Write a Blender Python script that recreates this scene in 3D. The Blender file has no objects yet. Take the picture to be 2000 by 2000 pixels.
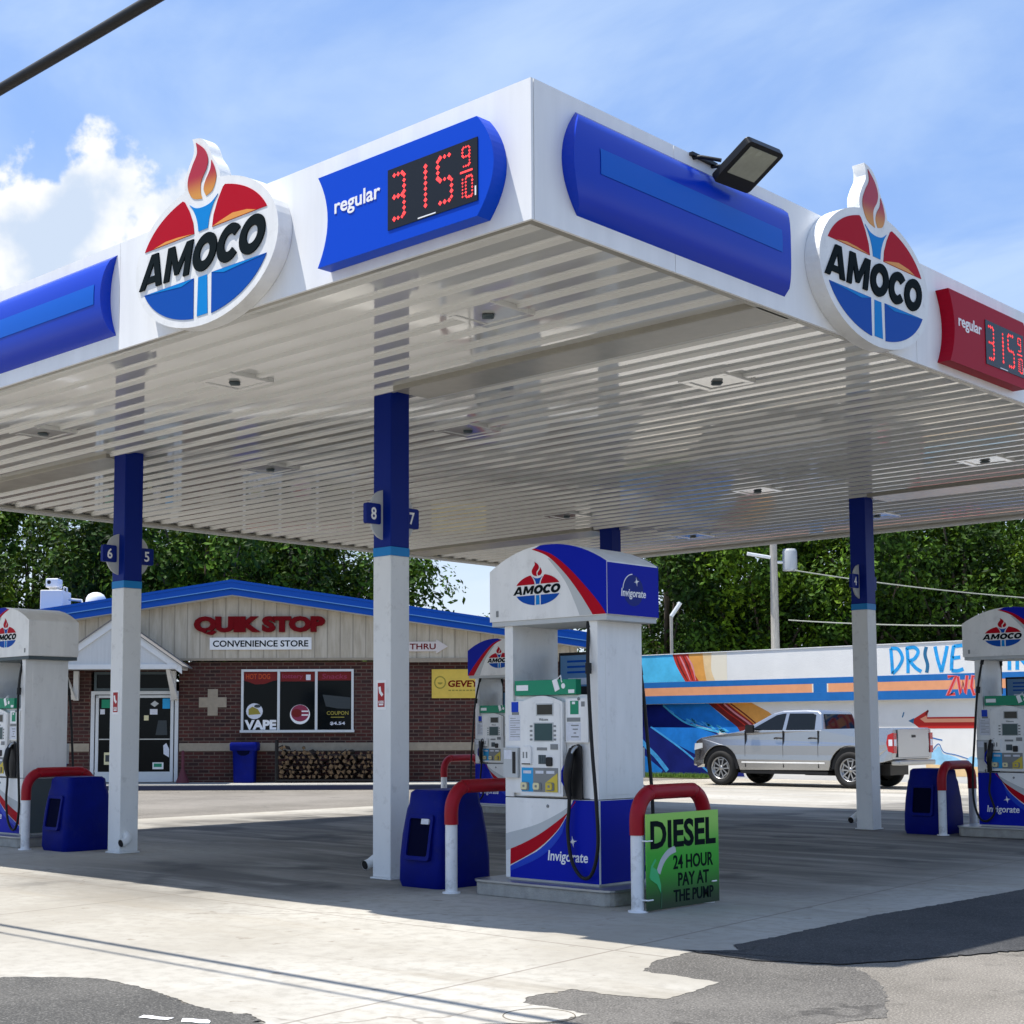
import bpy, math, random
from mathutils import Vector, Matrix
random.seed(11)
SC = bpy.context.scene
COL = SC.collection
PI = math.pi
R = math.radians

# ------------------------------------------------------------------ camera, sky, sun, exposure
YAW, PITCH, ROLL = .7577, .0854, -.0037
CAM = Vector((5.6972, -6.5256, 1.3429))
fwd = Vector((-math.sin(YAW)*math.cos(PITCH), math.cos(YAW)*math.cos(PITCH), math.sin(PITCH)))
rgt = Vector((math.cos(YAW), math.sin(YAW), 0)); upv = rgt.cross(fwd)
r2 = math.cos(ROLL)*rgt + math.sin(ROLL)*upv; u2 = -math.sin(ROLL)*rgt + math.cos(ROLL)*upv
cd = bpy.data.cameras.new('camera'); cam = bpy.data.objects.new('camera', cd); COL.objects.link(cam)
cam.matrix_world = Matrix(((r2.x, u2.x, -fwd.x, CAM.x), (r2.y, u2.y, -fwd.y, CAM.y), (r2.z, u2.z, -fwd.z, CAM.z), (0, 0, 0, 1)))
cd.sensor_width = 36; cd.sensor_fit = 'HORIZONTAL'; cd.lens = 36*2891.8/2000
cd.shift_x = .0354; cd.shift_y = .0891; cd.clip_start = .05; cd.clip_end = 2000
SC.camera = cam
SUN_L = Vector((.30, .241, -1)).normalized()          # direction the light travels
SUN_E = math.asin(-SUN_L.z); SUN_AZ = math.atan2(-SUN_L.x, -SUN_L.y)
sl = bpy.data.lights.new('sun', 'SUN'); sl.energy = 4.6; sl.angle = R(.53); sl.color = (1, .955, .885)
so = bpy.data.objects.new('sun', sl); COL.objects.link(so); so.location = (0, 0, 60)
so.rotation_euler = SUN_L.to_track_quat('-Z', 'Y').to_euler()
SC.view_settings.view_transform = 'Standard'; SC.view_settings.look = 'None'
SC.view_settings.exposure = .62; SC.view_settings.gamma = 1
SC.render.engine = 'CYCLES'; SC.cycles.max_bounces = 8; SC.cycles.diffuse_bounces = 4; SC.cycles.glossy_bounces = 4

def make_world():
    w = bpy.data.worlds.new('World'); SC.world = w; w.use_nodes = True
    nt = w.node_tree; nt.nodes.clear(); N = nt.nodes.new; L = nt.links.new
    out = N('ShaderNodeOutputWorld'); bg = N('ShaderNodeBackground'); bg.inputs[1].default_value = .15
    sky = N('ShaderNodeTexSky'); sky.sky_type = 'NISHITA'; sky.sun_disc = False
    sky.sun_elevation = SUN_E; sky.sun_rotation = SUN_AZ % (2*PI); sky.air_density = 1.1; sky.dust_density = 1.2; sky.ozone_density = 1.2
    tc = N('ShaderNodeTexCoord'); sep = N('ShaderNodeSeparateXYZ'); L(tc.outputs['Generated'], sep.inputs[0])
    def math_(op, a, b=None, c=None, clamp=False):
        n = N('ShaderNodeMath'); n.operation = op; n.use_clamp = clamp
        for i, v in enumerate((a, b, c)):
            if v is None: continue
            if isinstance(v, (int, float)): n.inputs[i].default_value = v
            else: L(v, n.inputs[i])
        return n.outputs[0]
    def ramp(v, a, b):
        n = N('ShaderNodeMapRange'); n.interpolation_type = 'SMOOTHSTEP'
        n.inputs['From Min'].default_value = a; n.inputs['From Max'].default_value = b; L(v, n.inputs[0]); return n.outputs[0]
    def mix(f, a, b):
        n = N('ShaderNodeMix'); n.data_type = 'RGBA'; L(f, n.inputs[0]) if not isinstance(f, (int, float)) else setattr(n.inputs[0], 'default_value', f)
        for i, v in ((6, a), (7, b)):
            if isinstance(v, tuple): n.inputs[i].default_value = v
            else: L(v, n.inputs[i])
        return n.outputs[2]
    z = math_('MAXIMUM', sep.outputs[2], .03)
    # flat cloud layer seen from below: direction / height
    dv = N('ShaderNodeCombineXYZ'); L(math_('DIVIDE', sep.outputs[0], math_('ADD', z, .12)), dv.inputs[0]); L(math_('DIVIDE', sep.outputs[1], math_('ADD', z, .12)), dv.inputs[1])
    mp = N('ShaderNodeMapping'); mp.inputs['Rotation'].default_value = (0, 0, R(35)); mp.inputs['Scale'].default_value = (1.1, 1.6, 1); L(dv.outputs[0], mp.inputs[0])
    n1 = N('ShaderNodeTexNoise'); n1.inputs['Scale'].default_value = 1.5; n1.inputs['Detail'].default_value = 7; n1.inputs['Roughness'].default_value = .55; n1.inputs['Distortion'].default_value = .5; L(mp.outputs[0], n1.inputs[0])
    wisp = math_('MULTIPLY', ramp(n1.outputs[0], .34, .70), .62)
    # one bank of cumulus to the left
    n2 = N('ShaderNodeTexNoise'); n2.inputs['Scale'].default_value = 19; n2.inputs['Detail'].default_value = 9; n2.inputs['Roughness'].default_value = .55; L(tc.outputs['Generated'], n2.inputs[0])
    def blob(c, rad, squash):
        a = N('ShaderNodeVectorMath'); a.operation = 'SUBTRACT'; L(tc.outputs['Generated'], a.inputs[0]); a.inputs[1].default_value = c
        b = N('ShaderNodeVectorMath'); b.operation = 'MULTIPLY'; L(a.outputs[0], b.inputs[0]); b.inputs[1].default_value = (1/rad, 1/rad, squash/rad)
        l = N('ShaderNodeVectorMath'); l.operation = 'LENGTH'; L(b.outputs[0], l.inputs[0]); return math_('SUBTRACT', 1, l.outputs['Value'])
    m = blob((-.82, .475, .318), .092, 1.8)
    for c, rr, s in (((-.772, .535, .305), .055, 1.3), ((-.86, .40, .315), .08, 1.9), ((-.80, .495, .342), .042, 1.0), ((-.90, .30, .32), .09, 1.8)):
        m = math_('MAXIMUM', m, blob(c, rr, s))
    cum = ramp(math_('ADD', m, math_('MULTIPLY', math_('SUBTRACT', n2.outputs[0], .5), 2.1)), .06, .30)
    n3 = N('ShaderNodeTexNoise'); n3.inputs['Scale'].default_value = 20; n3.inputs['Detail'].default_value = 6; L(tc.outputs['Generated'], n3.inputs[0])
    S = .69/.15
    ccol = mix(ramp(n3.outputs[0], .35, .6), (.62*S, .73*S, .90*S, 1), (.99*S, 1.0*S, 1.0*S, 1))
    base = mix(.66, sky.outputs[0], (.235*S, .42*S, .88*S, 1))
    c1 = mix(wisp, base, (.62*S, .78*S, 1.0*S, 1))
    c2 = mix(cum, c1, ccol)
    hz = math_('SUBTRACT', 1, ramp(sep.outputs[2], .02, .22))
    c3 = mix(math_('MULTIPLY', hz, .85), c2, (.86*S, .95*S, 1.0*S, 1))
    L(c3, bg.inputs[0]); L(bg.outputs[0], out.inputs[0])
make_world()

# ------------------------------------------------------------------ helpers
def nodes_of(m):
    m.use_nodes = True; return m.node_tree, m.node_tree.nodes['Principled BSDF']
MATS = {}
def mat(name, c, rough=.5, metal=0, spec=.28, var=0, scale=4, bump=0, bscale=60, emit=0, stretch=(1, 1, 1), coat=0, scuff=0):
    m = bpy.data.materials.new(name); nt, b = nodes_of(m); N = nt.nodes.new; L = nt.links.new
    c4 = (*c, 1)
    b.inputs['Base Color'].default_value = c4; b.inputs['Roughness'].default_value = rough
    b.inputs['Metallic'].default_value = metal; b.inputs['Specular IOR Level'].default_value = spec
    b.inputs['Coat Weight'].default_value = coat; b.inputs['Coat Roughness'].default_value = .05
    if emit: b.inputs['Emission Color'].default_value = c4; b.inputs['Emission Strength'].default_value = emit
    if var or bump:
        tc = N('ShaderNodeTexCoord'); mp = N('ShaderNodeMapping'); mp.inputs['Scale'].default_value = stretch; L(tc.outputs['Object'], mp.inputs[0])
    if var:
        n = N('ShaderNodeTexNoise'); n.inputs['Scale'].default_value = scale; n.inputs['Detail'].default_value = 8; n.inputs['Roughness'].default_value = .62; L(mp.outputs[0], n.inputs[0])
        cr = N('ShaderNodeValToRGB'); cr.color_ramp.elements[0].position = .3; cr.color_ramp.elements[1].position = .7
        cr.color_ramp.elements[0].color = tuple(x*(1-var) for x in c) + (1,); cr.color_ramp.elements[1].color = tuple(min(1, x*(1+var*.6)) for x in c) + (1,)
        L(n.outputs[0], cr.inputs[0]); L(cr.outputs[0], b.inputs['Base Color'])
        mr = N('ShaderNodeMapRange'); mr.inputs['To Min'].default_value = max(.02, rough*.8); mr.inputs['To Max'].default_value = min(1, rough*1.25); L(n.outputs[0], mr.inputs[0]); L(mr.outputs[0], b.inputs['Roughness'])
    if scuff:
        t2 = N('ShaderNodeTexCoord'); sf = N('ShaderNodeTexNoise'); sf.inputs['Scale'].default_value = 7; sf.inputs['Detail'].default_value = 9; sf.inputs['Roughness'].default_value = .72; L(t2.outputs['Object'], sf.inputs[0])
        mr2 = N('ShaderNodeMapRange'); mr2.inputs['From Min'].default_value = .56; mr2.inputs['From Max'].default_value = .74; mr2.inputs['To Max'].default_value = scuff; L(sf.outputs[0], mr2.inputs[0])
        mx = N('ShaderNodeMix'); mx.data_type = 'RGBA'; L(mr2.outputs[0], mx.inputs[0]); mx.inputs[7].default_value = (.13, .11, .09, 1)
        src = b.inputs['Base Color'].links[0].from_socket if b.inputs['Base Color'].links else None
        if src: L(src, mx.inputs[6])
        else: mx.inputs[6].default_value = c4
        L(mx.outputs[2], b.inputs['Base Color'])
    if bump:
        n = N('ShaderNodeTexNoise'); n.inputs['Scale'].default_value = bscale; n.inputs['Detail'].default_value = 4; L(mp.outputs[0], n.inputs[0])
        bp = N('ShaderNodeBump'); bp.inputs['Strength'].default_value = bump; bp.inputs['Distance'].default_value = .02; L(n.outputs[0], bp.inputs['Height']); L(bp.outputs[0], b.inputs['Normal'])
    MATS[name] = m; return m

class MB:
    def __init__(s): s.v = []; s.f = []; s.m = []; s.s = []
    def add(s, vs, fs, mi=0, sm=False, M=None):
        o = len(s.v)
        for p in vs:
            p = Vector(p); s.v.append(M @ p if M else p)
        for f in fs: s.f.append(tuple(i+o for i in f)); s.m.append(mi); s.s.append(sm)
        return s
    def box(s, x0, x1, y0, y1, z0, z1, mi=0, M=None):
        return s.add([(x0, y0, z0), (x1, y0, z0), (x1, y1, z0), (x0, y1, z0), (x0, y0, z1), (x1, y0, z1), (x1, y1, z1), (x0, y1, z1)],
                     [(0, 3, 2, 1), (4, 5, 6, 7), (0, 1, 5, 4), (1, 2, 6, 5), (2, 3, 7, 6), (3, 0, 4, 7)], mi, False, M)
    def poly(s, pts, M, w0=0, w1=.003, mi=0, side=None):   # 2-D outline given real thickness: w1 = front, w0 = back
        if sum(a[0]*b[1]-b[0]*a[1] for a, b in zip(pts, pts[1:]+pts[:1])) < 0: pts = pts[::-1]
        n = len(pts)
        vs = [(p[0], p[1], w1) for p in pts] + [(p[0], p[1], w0) for p in pts]
        s.add(vs, [tuple(range(n))], mi, False, M)
        s.add(vs, [(i, i+n, (i+1) % n+n, (i+1) % n) for i in range(n)] + [tuple(range(2*n-1, n-1, -1))], mi if side is None else side, False, M)
        return s
    def tube(s, path, r, n=10, mi=0, M=None, cap=True, sm=True):
        P = [Vector(p) for p in path]; k = len(P); vs = []; prev = None
        for i, p in enumerate(P):
            t = (P[min(i+1, k-1)] - P[max(i-1, 0)]).normalized()
            if prev is None:
                a = Vector((0, 0, 1)) if abs(t.z) < .9 else Vector((1, 0, 0)); nx = t.cross(a).normalized()
            else:
                nx = (prev - t*prev.dot(t)).normalized()
            prev = nx; ny = t.cross(nx); rr = r[i] if isinstance(r, (list, tuple)) else r
            for j in range(n):
                a = 2*PI*j/n; vs.append(p + rr*(math.cos(a)*nx + math.sin(a)*ny))
        fs = [(i*n+j, i*n+(j+1) % n, (i+1)*n+(j+1) % n, (i+1)*n+j) for i in range(k-1) for j in range(n)]
        s.add(vs, fs, mi, sm, M)
        if cap: s.add(vs, [tuple(range(n-1, -1, -1)), tuple(range((k-1)*n, k*n))], mi, False, M)
        return s
    def lathe(s, prof, n=24, mi=0, M=None, sm=True):          # prof = [(radius, height)], axis z
        vs = []; k = len(prof)
        for r, h in prof:
            for j in range(n): vs.append((r*math.cos(2*PI*j/n), r*math.sin(2*PI*j/n), h))
        return s.add(vs, [(i*n+j, i*n+(j+1) % n, (i+1)*n+(j+1) % n, (i+1)*n+j) for i in range(k-1) for j in range(n)], mi, sm, M)
    def grid(s, rows, mi=0, sm=True, M=None):
        h = len(rows); w = len(rows[0]); vs = [p for r in rows for p in r]
        return s.add(vs, [(i*w+j, i*w+j+1, (i+1)*w+j+1, (i+1)*w+j) for i in range(h-1) for j in range(w-1)], mi, sm, M)
    def text(s, t, w, h, M, mi=0, depth=.002, bold=0, shear=0, cx=0, cz=0, sp=1):
        cu = bpy.data.curves.new('t', 'FONT'); cu.body = t; cu.size = 1; cu.offset = bold; cu.shear = shear; cu.space_character = sp; cu.resolution_u = 3; cu.extrude = .01
        ob = bpy.data.objects.new('t', cu); me = ob.to_mesh()
        vs = [v.co.copy() for v in me.vertices]; fs = [tuple(p.vertices) for p in me.polygons]
        x0 = min(v.x for v in vs); x1 = max(v.x for v in vs); y0 = min(v.y for v in vs); y1 = max(v.y for v in vs)
        vs = [((v.x-(x0+x1)/2)*w/(x1-x0)+cx, (v.y-(y0+y1)/2)*h/(y1-y0)+cz, 0 if v.z < 0 else depth) for v in vs]
        s.add(vs, fs, mi, False, M); ob.to_mesh_clear(); bpy.data.objects.remove(ob); bpy.data.curves.remove(cu); return s
    def ribbon(s, pts, w, M, mi=0, w1=.003):                  # brush stroke: flat band of real thickness along a 2-D line
        P = [Vector((p[0], p[1])) for p in pts]; L_ = []; R_ = []
        for i, p in enumerate(P):
            t = (P[min(i+1, len(P)-1)]-P[max(i-1, 0)]).normalized(); n = Vector((-t.y, t.x)); ww = (w[i] if isinstance(w, list) else w)/2
            L_.append(p+n*ww); R_.append(p-n*ww)
        for i in range(len(P)-1):
            s.poly([tuple(L_[i]), tuple(R_[i]), tuple(R_[i+1]), tuple(L_[i+1])], M, 0, w1+.00015*(i % 2), mi)
        return s
    def build(s, name, mats, parent=None, bevel=0, loc=None, seg=2, kind=None, label=None):
        me = bpy.data.meshes.new(name); me.from_pydata(s.v, [], s.f)
        if not isinstance(mats, (list, tuple)): mats = [mats]
        for m in mats: me.materials.append(m)
        me.polygons.foreach_set('material_index', s.m); me.polygons.foreach_set('use_smooth', s.s); me.update()
        o = bpy.data.objects.new(name, me); COL.objects.link(o)
        if parent: o.parent = parent
        if loc: o.location = loc
        if bevel:
            b = o.modifiers.new('bevel', 'BEVEL'); b.width = bevel; b.segments = seg; b.limit_method = 'ANGLE'; b.angle_limit = R(40)
        if kind: o['kind'] = kind
        if label: o['label'] = label
        return o

def tag(o, label, cat, group=None):
    o['label'] = label; o['category'] = cat
    if group: o['group'] = group
    return o
def thing(name, label, cat, loc=(0, 0, 0), rz=0, group=None):
    o = bpy.data.objects.new(name, None); COL.objects.link(o); o.location = loc; o.rotation_euler = (0, 0, rz); o.empty_display_size = .2
    return tag(o, label, cat, group)
def kids(o): return [c for c in COL.objects if c.parent == o]
def dup(o, loc=None, rz=None, label=None, parent=None):
    c = o.copy(); COL.objects.link(c)
    if parent: c.parent = parent
    if loc: c.location = loc
    if rz is not None: c.rotation_euler = (0, 0, rz)
    if label: c['label'] = label
    for k in kids(o): dup(k, parent=c)
    return c
def frame(ox, oy, oz, right, out):       # (u, v, w) -> right, up, out of the surface
    right = Vector(right); out = Vector(out)
    return Matrix(((right.x, 0, out.x, ox), (right.y, 0, out.y, oy), (right.z, 1, out.z, oz), (0, 0, 0, 1)))
def FY(y, x=0, z=0): return frame(x, y, z, (1, 0, 0), (0, -1, 0))      # surface facing -y
def FX(x, y=0, z=0): return frame(x, y, z, (0, 1, 0), (1, 0, 0))       # surface facing +x
def FXm(x, y=0, z=0): return frame(x, y, z, (0, -1, 0), (-1, 0, 0))    # surface facing -x
def FYp(y, x=0, z=0): return frame(x, y, z, (-1, 0, 0), (0, 1, 0))     # surface facing +y
def rect(x0, x1, z0, z1): return [(x0, z0), (x1, z0), (x1, z1), (x0, z1)]
def rrect(x0, x1, z0, z1, r, n=4):
    out = []
    for cx, cz, a in ((x1-r, z1-r, 0), (x0+r, z1-r, 90), (x0+r, z0+r, 180), (x1-r, z0+r, 270)):
        for i in range(n+1): t = R(a+90*i/n); out.append((cx+r*math.cos(t), cz+r*math.sin(t)))
    return out
def smooth(pts, n=8):                    # Catmull-Rom through the points
    P = [Vector(p) for p in pts]; out = []
    for i in range(len(P)-1):
        a, b, c, d = P[max(i-1, 0)], P[i], P[i+1], P[min(i+2, len(P)-1)]
        for k in range(n):
            t = k/n; out.append(.5*((2*b)+(c-a)*t+(2*a-5*b+4*c-d)*t*t+(3*b-a-3*c+d)*t**3))
    return out+[P[-1]]
def sm2(pts, n=6): return [tuple(p)[:2] for p in smooth([(p[0], p[1], 0) for p in pts], n)]
def ell(a, b, t0, t1, n=24, cx=0, cz=0): return [(cx+a*math.cos(R(t0+(t1-t0)*i/n)), cz+b*math.sin(R(t0+(t1-t0)*i/n))) for i in range(n+1)]

# ------------------------------------------------------------------ materials
W_ = mat('white_painted_metal', (.80, .80, .78), .38, var=.09, scale=3, stretch=(2, 2, .4), scuff=.22)
FASC = mat('white_fascia_sheet', (.83, .835, .83), .34, var=.075, scale=2.2, stretch=(2.2, 2.2, .22))
SOFF = mat('soiled_white_deck', (.68, .68, .65), .05, spec=.75, coat=1.0, var=.10, scale=1.2, stretch=(.4, 1.5, 1))
GUT = mat('gutter_grey_beige', (.33, .315, .265), .2, spec=.5, var=.1)
COLW = mat('column_white_paint', (.74, .75, .74), .42, var=.06, scale=3, stretch=(1, 1, .4), scuff=.3)
COLB = mat('column_navy_paint', (.0, .014, .19), .4, spec=.15)
CYAN = mat('column_cyan_band', (.0, .20, .52), .4)
BLUE = mat('sign_blue', (.0, .060, .56), .4, spec=.15)
BLUE2 = mat('panel_blue', (.0, .034, .46), .22, spec=.28)
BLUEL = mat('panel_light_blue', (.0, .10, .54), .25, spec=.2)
NAVY = mat('pump_royal_blue', (.0, .010, .35), .45, spec=.10)
PBLUE2 = mat('pump_mid_blue', (.0, .045, .48), .35, spec=.2)
RED = mat('emblem_red', (.43, .0, .012), .5, spec=.1)
REDP = mat('price_panel_red', (.36, .0, .015), .45, spec=.12)
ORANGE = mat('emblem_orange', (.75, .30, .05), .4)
EBLUE = mat('emblem_blue', (.0, .070, .38), .5, spec=.12)
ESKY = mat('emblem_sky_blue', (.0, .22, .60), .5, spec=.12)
BLK = mat('black_plastic', (.012, .012, .013), .4)
INK = mat('black_lettering', (.004, .009, .011), .7, spec=.06)
WHITE = mat('white_lettering', (.85, .85, .85), .5)
CREAM = mat('cream_edge', (.78, .70, .52), .5)
LGREY = mat('light_grey_paint', (.50, .52, .52), .5, spec=.2, var=.05)
MGREY = mat('mid_grey_plastic', (.22, .23, .23), .5)
DGREY = mat('slate_grey_panel', (.07, .095, .105), .45)
STEEL = mat('brushed_steel', (.42, .43, .43), .35, metal=.8, var=.1)
GREEN = mat('pump_green', (.01, .25, .13), .45)
SCREEN = mat('lcd_dark_teal', (.03, .075, .08), .12)
SCRD = mat('lcd_dark', (.03, .03, .025), .15)
YEL = mat('button_yellow', (.62, .48, .06), .5)
PALEY = mat('button_cream', (.70, .64, .38), .5)
PBLU = mat('grade_blue', (.02, .33, .66), .5)
PAPER = mat('notice_paper', (.66, .68, .74), .7, var=.12, scale=40)
RUB = mat('black_rubber', (.012, .012, .012), .55)
LED = mat('red_led', (.9, .05, .05), .5, emit=.75)
LEDOFF = mat('display_black', (.012, .013, .015), .25)
REDV = mat('bollard_red_sleeve', (.32, .002, .012), .45, var=.15, scale=6, scuff=.35)
BOLW = mat('bollard_white', (.76, .77, .78), .4, var=.05, scuff=.55)
BINB = mat('bin_blue_plastic', (.0, .006, .16), .5, spec=.10, bump=.05, bscale=200, var=.2, scale=5, scuff=.10)
BINH = mat('bin_dark_recess', (.002, .003, .02), .8, spec=.04)
CONC = mat('curb_concrete', (.36, .35, .32), .85, var=.22, scale=9, bump=.4, bscale=70)
GLASS = mat('dark_window_glass', (.004, .006, .007), .08, spec=.10)
ALU = mat('white_aluminium_frame', (.62, .64, .64), .4, var=.05)
TRIMW = mat('white_trim_board', (.70, .71, .70), .5, var=.06)
ROOFB = mat('blue_metal_roof', (.0, .075, .42), .4, spec=.2, var=.06, scale=1)
SHING = mat('grey_shingle', (.22, .21, .20), .9, var=.3, scale=30)
LIME = mat('beige_limestone', (.33, .28, .21), .8, var=.15, scale=8)
CHANL = mat('dark_red_channel_letters', (.15, .0, .003), .45, spec=.1)
YSIGN = mat('yellow_banner', (.68, .48, .08), .6, var=.08, scale=5)
OLIVE = mat('olive_print', (.30, .25, .04), .6)
WOODP = mat('weathered_pole_wood', (.34, .32, .28), .85, var=.25, scale=8, stretch=(3, 3, .4))
GALV = mat('galvanised_metal', (.55, .57, .58), .45, var=.06)
LABRED = mat('sticker_red', (.35, .015, .02), .5)

def gnode_mat(name):
    m = bpy.data.materials.new(name); nt, b = nodes_of(m); return m, nt, b, nt.nodes.new, nt.links.new
def mnode(nt, op, a, b=None, c=None, clamp=False):
    n = nt.nodes.new('ShaderNodeMath'); n.operation = op; n.use_clamp = clamp
    for i, v in enumerate((a, b, c)):
        if v is None: continue
        if isinstance(v, (int, float)): n.inputs[i].default_value = v
        else: nt.links.new(v, n.inputs[i])
    return n.outputs[0]
def mixc(nt, f, a, b, mode='MIX'):
    n = nt.nodes.new('ShaderNodeMix'); n.data_type = 'RGBA'; n.blend_type = mode
    if isinstance(f, (int, float)): n.inputs[0].default_value = f
    else: nt.links.new(f, n.inputs[0])
    for i, v in ((6, a), (7, b)):
        if isinstance(v, tuple): n.inputs[i].default_value = v
        else: nt.links.new(v, n.inputs[i])
    return n.outputs[2]
def noise(nt, vec, scale, detail=6, rough=.6, sx=(1, 1, 1), dist=0):
    mp = nt.nodes.new('ShaderNodeMapping'); mp.inputs['Scale'].default_value = sx; nt.links.new(vec, mp.inputs[0])
    n = nt.nodes.new('ShaderNodeTexNoise'); n.inputs['Scale'].default_value = scale; n.inputs['Detail'].default_value = detail
    n.inputs['Roughness'].default_value = rough; n.inputs['Distortion'].default_value = dist; nt.links.new(mp.outputs[0], n.inputs[0]); return n.outputs[0]
def sstep(nt, v, a, b, lo=0, hi=1):
    n = nt.nodes.new('ShaderNodeMapRange'); n.interpolation_type = 'SMOOTHSTEP'
    for k, x in (('From Min', a), ('From Max', b), ('To Min', lo), ('To Max', hi)): n.inputs[k].default_value = x
    nt.links.new(v, n.inputs[0]); return n.outputs[0]

def concrete_ground():
    m, nt, b, N, L = gnode_mat('apron_concrete')
    tc = N('ShaderNodeTexCoord'); o = tc.outputs['Object']; sp = N('ShaderNodeSeparateXYZ'); L(o, sp.inputs[0]); x, y = sp.outputs[0], sp.outputs[1]
    big = noise(nt, o, .35, 5, .6); fine = noise(nt, o, 9, 8, .65); streak = noise(nt, o, .8, 6, .65, (.22, 1.6, 1), .6)
    c = mixc(nt, sstep(nt, big, .35, .65), (.335, .312, .265, 1), (.45, .43, .382, 1))
    c = mixc(nt, sstep(nt, fine, .42, .66, 0, .6), c, (.30, .28, .24, 1))
    c = mixc(nt, sstep(nt, streak, .48, .72, 0, .58), c, (.34, .30, .235, 1))
    # drive lanes below the canopy: rubber and oil laid down by cars, in long streaks along x
    lane = mnode(nt, 'MULTIPLY', sstep(nt, y, 2.6, 5.2), sstep(nt, y, 16, 12.5)); lane = mnode(nt, 'MULTIPLY', lane, sstep(nt, x, .4, -1.5)); lane = mnode(nt, 'MULTIPLY', lane, sstep(nt, x, -13.6, -12.4))
    lane = mnode(nt, 'MAXIMUM', lane, mnode(nt, 'MULTIPLY', mnode(nt, 'MULTIPLY', sstep(nt, x, -8.6, -6.2), sstep(nt, x, -2.6, -4.6)), sstep(nt, y, -1.2, 2.0)))
    ls = noise(nt, o, 1.1, 7, .62, (.25, 1.5, 1), .8)
    c = mixc(nt, mnode(nt, 'MULTIPLY', lane, sstep(nt, ls, .32, .60, .35, .95)), c, (.105, .098, .085, 1))
    blot = noise(nt, o, .75, 4, .5)
    c = mixc(nt, mnode(nt, 'MULTIPLY', lane, sstep(nt, blot, .54, .66, 0, .8)), c, (.05, .048, .045, 1))
    # saw-cut joints
    jx = mnode(nt, 'ABSOLUTE', mnode(nt, 'SUBTRACT', mnode(nt, 'FRACT', mnode(nt, 'DIVIDE', mnode(nt, 'ADD', mnode(nt, 'ADD', x, mnode(nt, 'MULTIPLY', y, .10)), 20.62), 4.6)), .5))
    jy = mnode(nt, 'ABSOLUTE', mnode(nt, 'SUBTRACT', mnode(nt, 'FRACT', mnode(nt, 'DIVIDE', mnode(nt, 'ADD', y, 17.85), 5.3)), .5))
    j = mnode(nt, 'MAXIMUM', sstep(nt, jx, .0016, .0032, 1, 0), sstep(nt, jy, .0012, .0026, 1, 0))
    c = mixc(nt, mnode(nt, 'MULTIPLY', j, .6), c, (.16, .135, .11, 1))
    vo = N('ShaderNodeTexVoronoi'); vo.feature = 'DISTANCE_TO_EDGE'; vo.inputs['Scale'].default_value = .20; nn = N('ShaderNodeTexNoise'); nn.inputs['Scale'].default_value = 1.6; nn.inputs['Detail'].default_value = 7; L(o, nn.inputs[0])
    sc = N('ShaderNodeVectorMath'); sc.operation = 'SCALE'; sc.inputs['Scale'].default_value = .7; L(nn.outputs['Color'], sc.inputs[0]); ad = N('ShaderNodeVectorMath'); ad.operation = 'ADD'; L(o, ad.inputs[0]); L(sc.outputs[0], ad.inputs[1]); L(ad.outputs[0], vo.inputs['Vector'])
    c = mixc(nt, mnode(nt, 'MULTIPLY', sstep(nt, vo.outputs['Distance'], .0008, .003, 1, 0), sstep(nt, big, .50, .60, 0, .6)), c, (.15, .125, .10, 1))
    spots = noise(nt, o, 5.5, 3, .5); c = mixc(nt, mnode(nt, 'MULTIPLY', sstep(nt, spots, .64, .70, 0, .6), sstep(nt, fine, .4, .6)), c, (.20, .17, .13, 1))
    tyre = noise(nt, o, .55, 7, .6, (.12, 2.6, 1), .35); c = mixc(nt, sstep(nt, tyre, .54, .68, 0, .6), c, (.20, .185, .155, 1))
    L(c, b.inputs['Base Color']); b.inputs['Roughness'].default_value = .8; b.inputs['Specular IOR Level'].default_value = .35
    bp = N('ShaderNodeBump'); bp.inputs['Strength'].default_value = .35; bp.inputs['Distance'].default_value = .006
    L(mnode(nt, 'SUBTRACT', noise(nt, o, 60, 5, .6), j), bp.inputs['Height']); L(bp.outputs[0], b.inputs['Normal']); return m
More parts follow.
